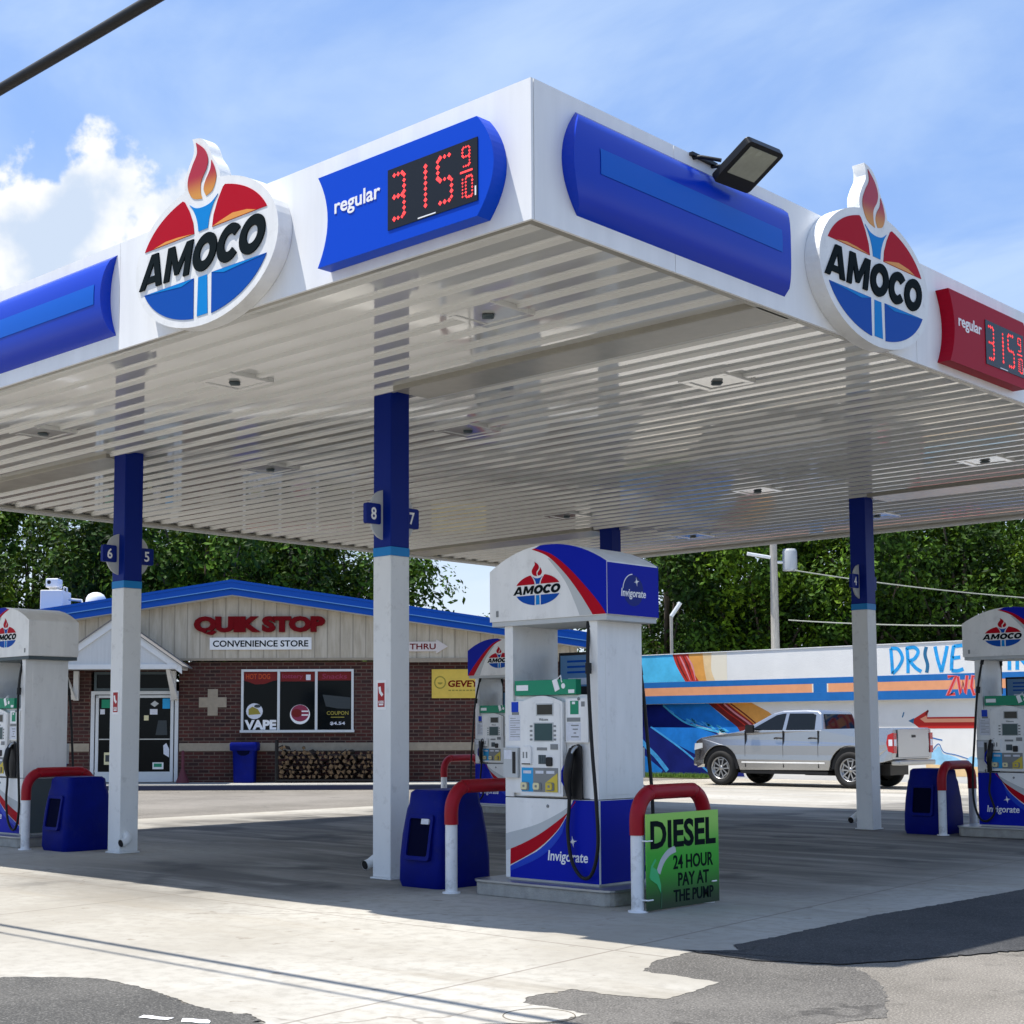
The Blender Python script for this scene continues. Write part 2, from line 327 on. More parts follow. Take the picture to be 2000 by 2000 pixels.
def asphalt(name, c0, c1, crack=.5):
    m, nt, b, N, L = gnode_mat(name)
    tc = N('ShaderNodeTexCoord'); o = tc.outputs['Object']
    big = noise(nt, o, .5, 6, .65); gr = noise(nt, o, 85, 3, .7); med = noise(nt, o, 6, 6, .7)
    c = mixc(nt, sstep(nt, big, .33, .66), (*c0, 1), (*c1, 1))
    c = mixc(nt, sstep(nt, gr, .5, .72, 0, .8), c, tuple(min(1, x*2.2) for x in c1)+(1,))
    c = mixc(nt, sstep(nt, gr, .48, .3, 0, .75), c, tuple(x*.35 for x in c0)+(1,))
    c = mixc(nt, sstep(nt, med, .5, .75, 0, .4), c, tuple(x*.5 for x in c0)+(1,))
    if crack:
        v = N('ShaderNodeTexVoronoi'); v.feature = 'DISTANCE_TO_EDGE'; v.inputs['Scale'].default_value = .27; ad = N('ShaderNodeVectorMath'); ad.operation = 'ADD'
        nn = N('ShaderNodeTexNoise'); nn.inputs['Scale'].default_value = 2.2; nn.inputs['Detail'].default_value = 6; L(o, nn.inputs[0]); sc = N('ShaderNodeVectorMath'); sc.operation = 'SCALE'; sc.inputs['Scale'].default_value = .55; L(nn.outputs['Color'], sc.inputs[0])
        L(o, ad.inputs[0]); L(sc.outputs[0], ad.inputs[1]); L(ad.outputs[0], v.inputs['Vector'])
        c = mixc(nt, mnode(nt, 'MULTIPLY', sstep(nt, v.outputs['Distance'], .001, .006, 1, 0), mnode(nt, 'MULTIPLY', sstep(nt, noise(nt, o, .9, 3, .5), .45, .6), crack)), c, (.02, .019, .018, 1))
    L(c, b.inputs['Base Color']); b.inputs['Roughness'].default_value = .9; b.inputs['Specular IOR Level'].default_value = .3
    bp = N('ShaderNodeBump'); bp.inputs['Strength'].default_value = .8; bp.inputs['Distance'].default_value = .006; L(gr, bp.inputs['Height']); L(bp.outputs[0], b.inputs['Normal']); return m
def brick_mat():
    m, nt, b, N, L = gnode_mat('dark_red_brick')
    tc = N('ShaderNodeTexCoord'); sp = N('ShaderNodeSeparateXYZ'); L(tc.outputs['Object'], sp.inputs[0])
    cb = N('ShaderNodeCombineXYZ'); L(mnode(nt, 'ADD', sp.outputs[0], sp.outputs[1]), cb.inputs[0]); L(sp.outputs[2], cb.inputs[1])
    t = N('ShaderNodeTexBrick'); t.inputs['Scale'].default_value = 1; t.inputs['Brick Width'].default_value = .25; t.inputs['Row Height'].default_value = .085; t.inputs['Mortar Size'].default_value = .011
    t.inputs['Color1'].default_value = (.085, .017, .011, 1); t.inputs['Color2'].default_value = (.024, .007, .006, 1); t.inputs['Mortar'].default_value = (.125, .088, .066, 1); L(cb.outputs[0], t.inputs['Vector'])
    c = mixc(nt, sstep(nt, noise(nt, tc.outputs['Object'], 1.3, 5, .6), .35, .7, 0, .5), t.outputs[0], (.04, .018, .016, 1))
    L(c, b.inputs['Base Color']); b.inputs['Roughness'].default_value = .88
    bp = N('ShaderNodeBump'); bp.inputs['Strength'].default_value = .6; bp.inputs['Distance'].default_value = .01; bp.invert = True; L(t.outputs['Fac'], bp.inputs['Height']); L(bp.outputs[0], b.inputs['Normal']); return m
def siding_mat():
    m, nt, b, N, L = gnode_mat('beige_board_siding')
    tc = N('ShaderNodeTexCoord'); sp = N('ShaderNodeSeparateXYZ'); L(tc.outputs['Object'], sp.inputs[0])
    fr = mnode(nt, 'FRACT', mnode(nt, 'DIVIDE', mnode(nt, 'ADD', mnode(nt, 'ADD', sp.outputs[0], sp.outputs[1]), 40), .305)); g = mnode(nt, 'LESS_THAN', fr, .10)
    n = noise(nt, tc.outputs['Object'], 3, 7, .65, (2.5, 2.5, .35))
    c = mixc(nt, sstep(nt, n, .3, .7), (.39, .335, .25, 1), (.53, .47, .365, 1)); c = mixc(nt, mnode(nt, 'MULTIPLY', g, .45), c, (.15, .13, .10, 1))
    L(c, b.inputs['Base Color']); b.inputs['Roughness'].default_value = .75
    bp = N('ShaderNodeBump'); bp.inputs['Strength'].default_value = .7; bp.inputs['Distance'].default_value = .015; bp.invert = True; L(g, bp.inputs['Height']); L(bp.outputs[0], b.inputs['Normal']); return m
def leaf_mat(name, a, bcol):
    m = bpy.data.materials.new(name); m.use_nodes = True; nt = m.node_tree; nt.nodes.clear(); N = nt.nodes.new; L = nt.links.new
    g = N('ShaderNodeNewGeometry'); tc = N('ShaderNodeTexCoord')
    c = mixc(nt, sstep(nt, noise(nt, tc.outputs['Object'], .55, 4, .6), .35, .65), (*a, 1), (*bcol, 1))
    c = mixc(nt, mnode(nt, 'POWER', g.outputs['Random Per Island'], 1.4), c, (a[0]*.35, a[1]*.36, a[2]*.4, 1))
    d = N('ShaderNodeBsdfPrincipled'); L(c, d.inputs['Base Color']); d.inputs['Roughness'].default_value = .6; d.inputs['Specular IOR Level'].default_value = .15
    t = N('ShaderNodeBsdfTranslucent'); L(mixc(nt, .5, c, (.16, .24, .02, 1)), t.inputs[0])
    ms = N('ShaderNodeMixShader'); ms.inputs[0].default_value = .13; L(d.outputs[0], ms.inputs[1]); L(t.outputs[0], ms.inputs[2]); o = N('ShaderNodeOutputMaterial'); L(ms.outputs[0], o.inputs[0]); return m
def flame_mat():
    m, nt, b, N, L = gnode_mat('flame_red_to_orange')
    tc = N('ShaderNodeTexCoord'); sp = N('ShaderNodeSeparateXYZ'); L(tc.outputs['Object'], sp.inputs[0])
    L(mixc(nt, sstep(nt, sp.outputs[2], .44, .62), (.66, .27, .02, 1), (.42, .0, .012, 1)), b.inputs['Base Color']); b.inputs['Roughness'].default_value = .35; return m
def green_sign_mat():
    m, nt, b, N, L = gnode_mat('diesel_sign_green')
    tc = N('ShaderNodeTexCoord'); sp = N('ShaderNodeSeparateXYZ'); L(tc.outputs['Object'], sp.inputs[0])
    c = mixc(nt, sstep(nt, sp.outputs[2], .02, .40), (.005, .03, .008, 1), (.012, .36, .010, 1)); c = mixc(nt, sstep(nt, sp.outputs[2], .40, .66), c, (.28, .60, .09, 1))
    L(c, b.inputs['Base Color']); b.inputs['Roughness'].default_value = .35; return m
def roofdirt(): pass

APRON = concrete_ground(); ASPH = asphalt('old_asphalt', (.145, .132, .112), (.215, .197, .17)); ASPHD = asphalt('fresh_and_shaded_asphalt', (.030, .031, .033), (.066, .066, .066), .5)
ASPHP = asphalt('patched_asphalt', (.068, .066, .061), (.115, .11, .10), .3)
BRICK = brick_mat(); SIDING = siding_mat(); FLAME = flame_mat(); DSIGN = green_sign_mat()

# ------------------------------------------------------------------ ground
def sheet(name, pts, z, m, th=None, jitter=0, kind='structure'):
    P = []
    n = len(pts)
    for i in range(n):
        a = Vector(pts[i]); b = Vector(pts[(i+1) % n]); P.append(a)
        if jitter and (b-a).length < 12:
            k = max(1, int((b-a).length/.035)); nn = Vector((-(b-a).y, (b-a).x)).normalized()
            for j in range(1, k): P.append(a+(b-a)*j/k+nn*(random.uniform(-jitter, jitter)+(random.uniform(-3, 1.5)*jitter if random.random() < .12 else 0)))
    mb = MB(); mb.add([(p.x, p.y, z) for p in P], [tuple(range(len(P)))], 0)
    o = mb.build(name, m, kind=kind); return o
sheet('ground', [(-300, -300), (300, -300), (300, 300), (-300, 300)], 0, ASPH)
apron = [(-13.8, -2.7), (-1.95, -2.55), (-1.8, -2.29), (-1.6, -2.08), (-1.41, -1.98), (-1.1, -1.98), (-.78, -2.02), (-.44, -2.1), (-.18, -2.11), (0, -2.06), (.22, -2.15), (.45, -2.6), (.85, -2.1), (.97, -1.48),
         (1.16, -1.29), (1.18, -.98), (.97, -.97), (.75, -.97), (.66, -.83), (.68, -.51), (.96, -.5), (1.21, -.42), (1.19, -.13), (1.13, .17), (.87, .19), (.61, .19), (.43, .57), (.39, 1.02),
         (.57, 1.19), (.42, 1.37), (.42, 1.89), (.35, 3.24), (.40, 4.33), (.46, 9), (.5, 20.5), (-5, 21.6), (-14.3, 22.2), (-13.9, 14), (-13.8, 6.5)]
sheet('asphalt_patch', [(.2, -3.4), (1.7, -3.4), (2.0, -2.2), (2.3, -1.5), (2.0, -.7), (2.25, -.1), (1.95, .45), (1.75, .75), (1.5, 1.02), (1.25, 1.2), (.3, 1.2), (.2, -1)], .002, asphalt('worn_dark_asphalt', (.085, .080, .072), (.145, .136, .122), .5), jitter=.012)
sheet('concrete_apron', apron, .004, APRON, jitter=.012)
sheet('asphalt_patch', [(.30, .97), (.42, 1.02), (.58, 1.19), (.43, 1.37), (.43, 1.89), (.36, 3.24), (.41, 4.33), (.46, 7), (3.6, 7), (3.2, 4.2), (2.0, 2.75), (1.55, 1.6), (1.30, 1.12), (.85, .92)], .008, ASPHD, jitter=.012)  # fresh asphalt, its dark outline also painted to the canopy's shadow edge
sheet('asphalt_patch', [(-1.85, -2.75), (-1.85, -2.32), (-1.6, -2.10), (-1.41, -2.0), (-1.1, -2.0), (-.78, -2.04), (-.44, -2.12), (-.18, -2.13), (0, -2.08), (.22, -2.17), (.46, -2.62), (.6, -3.6), (-2.2, -3.6)], .008, ASPHP, jitter=.014)
for px_ in ([(-.13, -2.36), (-.02, -2.30), (.06, -2.35), (-.06, -2.42)], [(-.33, -2.44), (-.17, -2.38), (-.15, -2.43), (-.30, -2.49)]): sheet('painted_mark', px_, .012, WHITE, jitter=.01)
mb = MB(); P = [(1.03+.17*math.cos(a*PI/18), -1.17+.17*math.sin(a*PI/18), .008) for a in range(37)]
mb.tube([(p[0], p[1], .0035) for p in P], .0035, 6, 0); tag(mb.build('manhole_cover', mat('groove_brown', (.16, .14, .11), .9)), 'round cover ring set in the concrete wedge at the bottom edge', 'manhole')

# ------------------------------------------------------------------ fuel canopy
W, D, H, FH = 13.07, 14.65, 4.40, .88
HS = 4.478
canopy = thing('fuel_canopy', 'large white flat-roofed fuel station canopy on four blue-topped columns', 'canopy')
mb = MB(); mb.box(-W+.02, -.02, .02, D-.02, H+.12+.12, H+FH-.1); mb.build('roof_deck', W_, canopy)
# corrugated soffit: wide flat pans with sloping flutes, running along x
mb = MB(); pr_ = []; y = .06; pitch = .300
while y < D-.1:
    pr_ += [(y, HS), (y+.215, HS), (y+.228, HS-.030), (y+.274, HS-.030), (y+.287, HS)]; y += pitch
pr_.append((D-.06, HS))
xs = [-W+.03+(W-.06)*i/16 for i in range(17)]
vs = [(x, yy, zz) for (yy, zz) in pr_ for x in xs]; nx = len(xs)
mb.add(vs, [(i*nx+j, (i+1)*nx+j, (i+1)*nx+j+1, i*nx+j+1) for i in range(len(pr_)-1) for j in range(nx-1)], 0)
mb.build('soffit', SOFF, canopy)
# perimeter angle around the soffit
mb = MB()
for b in ((-W+.03, -.03, .03, .13), (-W+.03, -.03, D-.13, D-.03), (-W+.03, -W+.13, .13, D-.13), (-.13, -.03, .13, D-.13)): mb.box(*b, H+.03, H+.06)
mb.build('edge_trim', GUT, canopy)
def fascia(M, segs):
    for a, b in segs:
        mb = MB(); mb.poly(rect(a+.003, b-.003, H, H+FH), M, -.02, 0); mb.build('fascia_panel', FASC, canopy)
fascia(FY(0), [(-W, -8.7), (-8.7, -4.42), (-4.42, 0)])
fascia(FX(0), [(.022, 1.46), (1.46, 4.9), (4.9, 9.6), (9.6, D)])
fascia(FYp(D), [(.022, 6.5), (6.5, W)]); fascia(FXm(-W), [(-D+.022, -7), (-7, -.022)])
for g in ((-4.0, -.1, 2.63, 3.08), (-W+.1, -8.72, 2.63, 3.08), (-4.0, -.1, 11.35, 11.95), (-W+.1, -8.72, 11.35, 11.95)):
    MB().box(*g, 4.43, HS+.02).build('box_gutter', GUT, canopy, bevel=.01)
CW = .118
COLS = {(-4.222, 2.825): ('8', '7'), (-8.554, 2.825): ('6', '5'), (-4.222, 11.60): ('4', '3'), (-8.554, 11.60): ('2', '1')}
clab = {'8': 'front column nearest the diesel sign', '6': 'front column left, beside the shop door', '4': 'back column right, before the pickup truck', '2': 'back column half hidden behind the front pump'}
def column(x, y, nums):
    e = bpy.data.objects.new('column', None); COL.objects.link(e); e.parent = canopy; e.location = (x, y, 0); e['label'] = clab[nums[0]]
    MB().box(-CW, CW, -CW, CW, .02, 2.94).build('white_shaft', COLW, e, bevel=.008)
    MB().box(-CW-.001, CW+.001, -CW-.001, CW+.001, 2.94, 3.02).build('cyan_band', CYAN, e)
    MB().box(-CW, CW, -CW, CW, 3.02, HS+.02).build('blue_shaft', COLB, e, bevel=.008)
    MB().box(-CW-.018, CW+.018, -CW-.018, CW+.018, .004, .020).build('base_plate', COLW, e, bevel=.006)
    sx = 1 if nums[0] == '6' else -1
    mb = MB(); mb.tube(smooth([(sx*.08, -.02, .22), (sx*.13, -.03, .20), (sx*.165, -.045, .17), (sx*.185, -.09, .135), (sx*.19, -.15, .12)], 6), .045, 14, 0, cap=False)
    mb.tube(smooth([(sx*.185, -.10, .131), (sx*.19, -.152, .1195)], 3), .038, 14, 1)
    mb.build('drain_elbow', [COLW, BLK], e)
    if nums[0] in '86':
        mb = MB(); M = FY(-CW-.001, -.005); mb.poly(rect(-.062, .062, 1.53, 1.80), M, 0, .001, 1); mb.poly(rect(-.045, .045, 1.555, 1.775), M, 0, .003, 0)
        mb.ribbon([(-.02, 1.74), (-.012, 1.69), (.02, 1.66)], .03, M, 1, .004); mb.text('NO SMOKING', .07, .025, M, 1, .004, .02, 0, 0, 1.60)
        mb.poly(rect(-.03, .03, 1.57, 1.585), M, 0, .004, 1); mb.build('warning_sticker', [LABRED, WHITE], e)
    for sgn, num in ((-1, nums[0]), (1, nums[1])):
        g = thing('pump_number_sign', f'blue number {num} flag sign on a pale half-disc, high on a canopy column', 'number sign', (x, y+sgn*CW, 3.32), 0, 'pump number signs on the canopy columns')
        Mx = frame(.012, 0, 0, (0, 1, 0), (1, 0, 0))
        half = [(0, .23)]+[(sgn*.165*math.cos(R(t)), .225*math.sin(R(t))) for t in range(80, -81, -10)]+[(0, -.23)]
        MB().poly(half, Mx, -.02, 0).build('bracket', LGREY, g)
        mb = MB(); rc = rrect(min(sgn*.035, sgn*.215), max(sgn*.035, sgn*.215), -.095, .095, .02); mb.poly(rc, Mx, -.032, .012); mb.build('number_plate', COLB, g)
        mb = MB(); mb.text(num, .065, .115, Mx @ Matrix.Translation((sgn*.125, 0, .0121)), 0, .002, .02)
        Mb = frame(-.020, 0, 0, (0, -1, 0), (-1, 0, 0)); mb.text(num, .065, .115, Mb @ Matrix.Translation((-sgn*.125, 0, .0001)), 0, .002, .02); mb.build('numeral', WHITE, g)
for (x, y), n in COLS.items(): column(x, y, n)
# downlights in the soffit
lroot = None
where = {0: 'nearest the price display corner', 1: 'second from the corner', 2: 'farthest left of its row'}
rows = [(1.44, 'row along the front edge'), (4.45, 'row behind the front columns'), (9.93, 'row before the back columns'), (13.1, 'back row')]
for j, (y, rn) in enumerate(rows):
    for i, x in enumerate((-1.70, -4.79, -8.04)):
        lab = f'recessed square soffit light, {rn}, {where[i]}'
        if lroot is None:
            lroot = thing('canopy_light', lab, 'ceiling light', (x, y, HS-.030), 0, 'square lights recessed in the canopy soffit')
            mb = MB()
            for b in ((-.25, .25, -.25, -.18), (-.25, .25, .18, .25), (-.25, -.18, -.18, .18), (.18, .25, -.18, .18)): mb.box(*b, -.012, .05)
            mb.build('frame', SOFF, lroot, bevel=.006)
            MB().box(-.18, .18, -.18, .18, -.004, .04).build('cover_plate', SOFF, lroot)
            MB().lathe([(.001, -.03), (.05, -.03), (.065, -.02), (.065, -.010)], 4, 0).build('lens', DGREY, lroot)
        else: dup(lroot, (x, y, HS-.030), 0, lab)

# ------------------------------------------------------------------ signs on the fascia
def panel(name, M, xl, xr, z0, z1, depth, mats, parent, flat=False, strip=None, nz=14):
    """long fascia panel: bulging (or flat) front, shaped ends; xl(t), xr(t) give the end outlines for t = 0 (bottom) .. 1"""
    rows = []; mb = MB()
    for i in range(nz+1):
        t = i/nz; s = 1-(2*t-1)**2
        d = depth if flat else depth*math.sqrt(max(0, 1-abs(2*t-1)**2.2))
        zz = z0+(z1-z0)*t
        rows.append([(xl(t)+(xr(t)-xl(t))*k/12, zz, d) for k in range(13)])
    mb.grid(rows, 0, not flat, M)
    back = [[(p[0], p[1], .001) for p in (r[0], r[-1])] for r in rows]
    for i in range(nz):                                         # end caps
        a, b = rows[i][0], rows[i+1][0]; mb.add([a, b, (b[0], b[1], .001), (a[0], a[1], .001)], [(0, 1, 2, 3)], 0, False, M)
        a, b = rows[i][-1], rows[i+1][-1]; mb.add([a, b, (b[0], b[1], .001), (a[0], a[1], .001)], [(3, 2, 1, 0)], 0, False, M)
    if flat:
        for r, o in ((rows[0], 1), (rows[-1], 0)):
            a, b = r[0], r[-1]; mb.add([a, b, (b[0], b[1], .001), (a[0], a[1], .001)], [(3, 2, 1, 0) if o else (0, 1, 2, 3)], 0, False, M)
    return mb.build(name, mats, parent)
def bulge_panel(label, M, x0, x1, cl, cr):
    t_ = thing('blue_fascia_panel', label, 'light panel', (0, 0, 0), 0, 'long blue panels on the canopy fascia')
    z0, z1 = H+.125, H+.79; dep = .10
    f = lambda t: 1-(2*t-1)**2
    panel('casing', M, lambda t: x0+cl*f(t), lambda t: x1+cr*f(t), z0, z1, dep, BLUE2, t_)
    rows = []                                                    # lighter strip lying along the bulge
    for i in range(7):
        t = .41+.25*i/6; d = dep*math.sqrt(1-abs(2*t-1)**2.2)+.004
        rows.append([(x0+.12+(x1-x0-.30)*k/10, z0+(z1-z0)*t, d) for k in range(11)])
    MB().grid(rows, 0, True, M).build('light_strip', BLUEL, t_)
    return t_
bulge_panel('long bulging blue panel on the right fascia, below the floodlight', FX(0), .42, 2.83, -.14, -.06)
bulge_panel('long bulging blue panel on the left fascia, cut by the left picture edge', FY(0), -7.0, -4.46, -.10, -.09)

SEG = {'0': 'abcdef', '1': 'bc', '2': 'abged', '3': 'abgcd', '4': 'fgbc', '5': 'afgcd', '6': 'afgecd', '7': 'abc', '8': 'abcdefg', '9': 'abfgcd'}
def digit(mb, ch, M, cx, cz, w, h, t, mi=0):
    x0, x1, z0, z1, zm = cx-w/2, cx+w/2, cz-h/2, cz+h/2, cz; g = t*.15
    lines = {'a': ((x0, z1), (x1, z1)), 'b': ((x1, z1), (x1, zm)), 'c': ((x1, zm), (x1, z0)), 'd': ((x0, z0), (x1, z0)), 'e': ((x0, zm), (x0, z0)), 'f': ((x0, z1), (x0, zm)), 'g': ((x0, zm), (x1, zm))}
    for sgm in SEG[ch]:
        (ax, az), (bx, bz) = lines[sgm]; L_ = math.hypot(bx-ax, bz-az); n = max(3, int(L_/(t*1.05)))
        for i in range(n):
            f = (i+.5)/n; x = ax+(bx-ax)*f; z = az+(bz-az)*f; r = t*.5*random.uniform(.75, 1.1)
            mb.poly([(x-r, z), (x, z-r), (x+r, z), (x, z+r)], M, 0, .002, mi)
def price_sign(label, M, x0, x1, cl, cr, m, group='fuel price signs on the canopy fascia'):
    t_ = thing('price_sign', label, 'price sign', (0, 0, 0), 0, group)
    z0, z1, dep = H+.07, H+.70, .12; f = lambda t: 1-(2*t-1)**2
    panel('casing', M, lambda t: x0+cl*f(t), lambda t: x1+cr*f(t), z0, z1, dep, m, t_, flat=True)
    Md = M @ Matrix.Translation((x0, 0, dep))
    mb = MB(); mb.text('regular', .45, .135, Md, 0, .004, .015, 0, .40, H+.44); mb.build('lettering', WHITE, t_)
    disp = MB(); disp.poly(rect(.70, 1.50, H+.165, H+.565), Md, 0, .006); do = disp.build('display', LEDOFF, t_)
    Mq = Md @ Matrix.Translation((0, 0, .0065)); zc = H+.37
    for ch, cx, cz, w, h, t in (('3', .80, zc, .11, .29, .034), ('1', 1.0, zc, .10, .29, .034), ('5', 1.22, zc, .12, .29, .034), ('9', 1.405, zc+.095, .06, .12, .018), ('1', 1.36, zc-.10, .03, .13, .016), ('0', 1.43, zc-.10, .055, .13, .018)):
        mb = MB(); digit(mb, ch, Mq, cx, cz, w, h, t); mb.build('digit', LED, do)
    MB().poly(rect(1.355, 1.46, zc-.006, zc+.006), Mq, 0, .002).build('fraction_bar', LED, do)
    mb = MB(); mb.poly(rect(.98, 1.14, H+.172, H+.180), Mq, 0, .001); mb.poly(rect(1.478, 1.49, H+.20, H+.26), Mq, 0, .001); mb.build('maker_label', WHITE, do)
    return t_
price_sign('blue regular price sign with red digits on the left fascia', FY(0), -1.83, -.34, .10, .14, BLUE)
price_sign('red regular price sign on the right fascia, cut by the picture edge', FX(0), 5.27, 6.80, .10, .14, REDP)

def emblem_word(mb, M, w, h, mi, depth):
    # heavy slanted capitals drawn from outlines, so the strokes stay clean
    sh = .26; t = .335
    def put(pts, w1=depth): mb.poly([((x+sh*(z-.5)*1.0)*w/6.62-.5*w+.002*w, (z-.5)*h) for x, z in pts], M, 0, w1, mi)
    def ring(cx, rx, a0, a1, n=24):
        for i in range(n):
            u0, u1 = R(a0+(a1-a0)*i/n), R(a0+(a1-a0)*(i+1)/n); ri = rx-t; 
            put([(cx+rx*math.cos(u0), .5+.54*math.sin(u0)), (cx+rx*math.cos(u1), .5+.54*math.sin(u1)), (cx+ri*math.cos(u1), .5+.25*math.sin(u1)), (cx+ri*math.cos(u0), .5+.25*math.sin(u0))])
    put([(0, 0), (.30, 0), (.62, .74), (.94, 0), (1.24, 0), (.80, 1), (.44, 1)]); put([(.375, .15), (.865, .15), (.78, .345), (.455, .345)], depth-.0008)
    put([(1.36, 0), (1.36, 1), (1.70, 1), (2.03, .42), (2.36, 1), (2.70, 1), (2.70, 0), (2.41, 0), (2.41, .62), (2.13, .12), (1.93, .12), (1.65, .62), (1.65, 0)])
    ring(3.42, .60, 0, 360, 30); ring(4.66, .59, 40, 320, 26); ring(5.78, .61, 0, 360, 30)
# ---- oval torch emblem
def emblem_shapes():
    S = {}
    a, b = .765, .468
    yb = .165
    th = math.degrees(math.asin(yb/b))
    cup = [(.075, yb), (.09, .25), (.135, .345), (.20, .42)]      # outline of the white gap beside the torch
    tr = math.degrees(math.atan2(.40/b, .225/a))
    S['red_r'] = [(.105, yb), (.12, .25), (.165, .345), (.225, .43)]+ell(a, b, tr, th, 16)
    S['red_l'] = [(-x, z) for x, z in S['red_r']]
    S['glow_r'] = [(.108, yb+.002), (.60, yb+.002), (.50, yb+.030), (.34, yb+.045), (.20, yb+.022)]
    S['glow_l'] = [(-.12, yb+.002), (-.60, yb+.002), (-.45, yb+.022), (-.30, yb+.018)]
    S['cup'] = sm2([(-.055, yb+.005), (-.072, .25), (-.115, .335), (-.168, .395)])+sm2([(-.168, .395), (-.09, .352), (0, .340), (.09, .352), (.168, .395)])[1:]+sm2([(.168, .395), (.115, .335), (.072, .25), (.055, yb+.005)])[1:]
    t0 = -math.degrees(math.asin(yb/b))
    tl = -math.degrees(math.acos(.105/a))
    S['blue_r'] = [(.105, -yb)]+ell(a, b, t0, tl, 16)
    S['blue_l'] = [(-x, z) for x, z in S['blue_r']]
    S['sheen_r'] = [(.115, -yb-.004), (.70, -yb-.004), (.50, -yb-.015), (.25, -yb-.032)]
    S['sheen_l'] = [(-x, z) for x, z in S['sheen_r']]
    S['stem'] = [(-.052, -yb-.005), (.052, -yb-.005), (.062, -.455), (-.062, -.455)]
    S['flame_back'] = sm2([(-.05, .36), (-.17, .42), (-.225, .50), (-.235, .59), (-.19, .68), (-.135, .76), (-.13, .83), (-.15, .885)], 5)+sm2([(-.15, .885), (-.04, .86), (.04, .79), (.085, .70), (.15, .62), (.185, .53), (.165, .44), (.10, .385), (.05, .36)], 5)[1:]
    S['flame_big'] = sm2([(-.015, .405), (-.12, .43), (-.18, .50), (-.19, .585), (-.14, .68), (-.085, .76), (-.10, .845)], 5)+sm2([(-.10, .845), (.0, .77), (.045, .69), (.03, .62), (-.03, .54), (-.035, .46), (-.015, .405)], 5)[1:-1]
    S['flame_small'] = sm2([(.03, .415), (.105, .44), (.145, .52), (.125, .60), (.085, .665)], 5)+sm2([(.085, .665), (.075, .60), (.02, .53), (.0, .47), (.03, .415)], 5)[1:-1]
    return S
ES = emblem_shapes()
def oval_sign(label, M3, tx):
    t_ = thing('oval_emblem_sign', label, 'emblem sign', M3.to_translation(), 0, 'oval torch emblems on the canopy fascia')
    M = M3.copy(); M.translation = (0, 0, 0); M = M @ Matrix.Diagonal((1.05, 1.03, 1, 1)); dep = .13
    mb = MB(); o = ell(.835, .528, 0, 360, 64)[:-1]; mb.poly(o, M, .001, dep); mb.poly(ES['flame_back'], M, .02, dep-.002); mb.build('casing', W_, t_, bevel=.012)
    Mf = M @ Matrix.Translation((0, 0, dep))
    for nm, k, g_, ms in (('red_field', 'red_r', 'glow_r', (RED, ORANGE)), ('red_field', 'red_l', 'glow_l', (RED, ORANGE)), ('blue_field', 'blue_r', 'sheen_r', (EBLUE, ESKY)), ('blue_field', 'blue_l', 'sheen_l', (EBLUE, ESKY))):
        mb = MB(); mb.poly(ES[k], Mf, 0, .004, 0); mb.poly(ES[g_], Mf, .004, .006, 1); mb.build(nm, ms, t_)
    MB().poly(ES['cup'], Mf, 0, .004).build('torch_cup', ESKY, t_); MB().poly(ES['stem'], Mf, 0, .004).build('torch_stem', ESKY, t_)
    MB().poly(ES['flame_big'], Mf, 0, .004).build('flame', FLAME, t_); MB().poly(ES['flame_small'], Mf, 0, .004).build('flame_tongue', FLAME, t_)
    mb = MB(); emblem_word(mb, Mf @ Matrix.Translation((tx, 0, 0)), 1.50, .25, 0, .012); mb.build('lettering', INK, t_)
oval_sign('white oval emblem with torch and flame on the sunlit left fascia', frame(-3.12, 0, 4.872, (1, 0, 0), (0, -1, 0)), 0)
oval_sign('white oval emblem with torch and flame on the shaded right fascia', frame(0, 4.0, 4.888, (0, 1, 0), (1, 0, 0)), .0)

# ---- floodlight on the right fascia
fl = thing('floodlight', 'black square floodlight on a bracket above the blue right-hand panel', 'floodlight', (0, 1.90, 5.16))
ux = Vector((.087, .996, 0)); vy = Vector((.863, -.0755, .5)).normalized(); nz_ = ux.cross(vy); ctr = Vector((.28, .03, .035))
Mfl = Matrix(((ux.x, vy.x, nz_.x, ctr.x), (ux.y, vy.y, nz_.y, ctr.y), (ux.z, vy.z, nz_.z, ctr.z), (0, 0, 0, 1)))
MB().poly(rrect(-.19, .19, -.185, .185, .03), Mfl, -.03, .025).build('housing', BLK, fl, bevel=.008)
mb = MB(); mb.poly(rect(-.145, .145, -.085, .15), Mfl, .025, .029); mb.build('lens', mat('floodlight_lens', (.34, .35, .28), .25, var=.15, scale=8), fl)
mb = MB(); mb.tube([(.18, -.14, .05), (.06, -.20, .09), (-.03, -.22, .10)], .014, 8); mb.tube([(.18, .10, .05), (.06, .03, .09), (-.03, .0, .10)], .014, 8); mb.box(-.05, .03, -.26, .04, .10, .122); mb.build('bracket', BLK, fl)

# ------------------------------------------------------------------ fuel pumps
def mini_emblem(mb, M, s, sx=1.18):
    Ms = M @ Matrix.Diagonal((s*sx, s, 1, 1))
    for k, i in (('red_r', 0), ('red_l', 0), ('blue_r', 1), ('blue_l', 1), ('stem', 2), ('cup', 1), ('flame_big', 0), ('flame_small', 0)): mb.poly(ES[k], Ms, 0, .003, i)
    emblem_word(mb, M, 1.60*s*sx, .25*s, 3, .004)
def invigorate(mb, M, w, cx, cz, mi):
    mb.text('Invigorate', w, w*.26, M, mi, .002, .015, .12, cx, cz)
    s = w*.11; x, z = cx+w*.13, cz+w*.32
    for r0 in (0, 45):
        pts = []
        for k in range(8): t = R(k*45+r0+10); rr = s*(1 if k % 2 == 0 else .22)*(1 if r0 == 0 else .5); pts.append((x+rr*math.cos(t), z+rr*math.sin(t)))
        mb.poly(pts, M, 0, .002+.0004*(r0 > 0), mi)
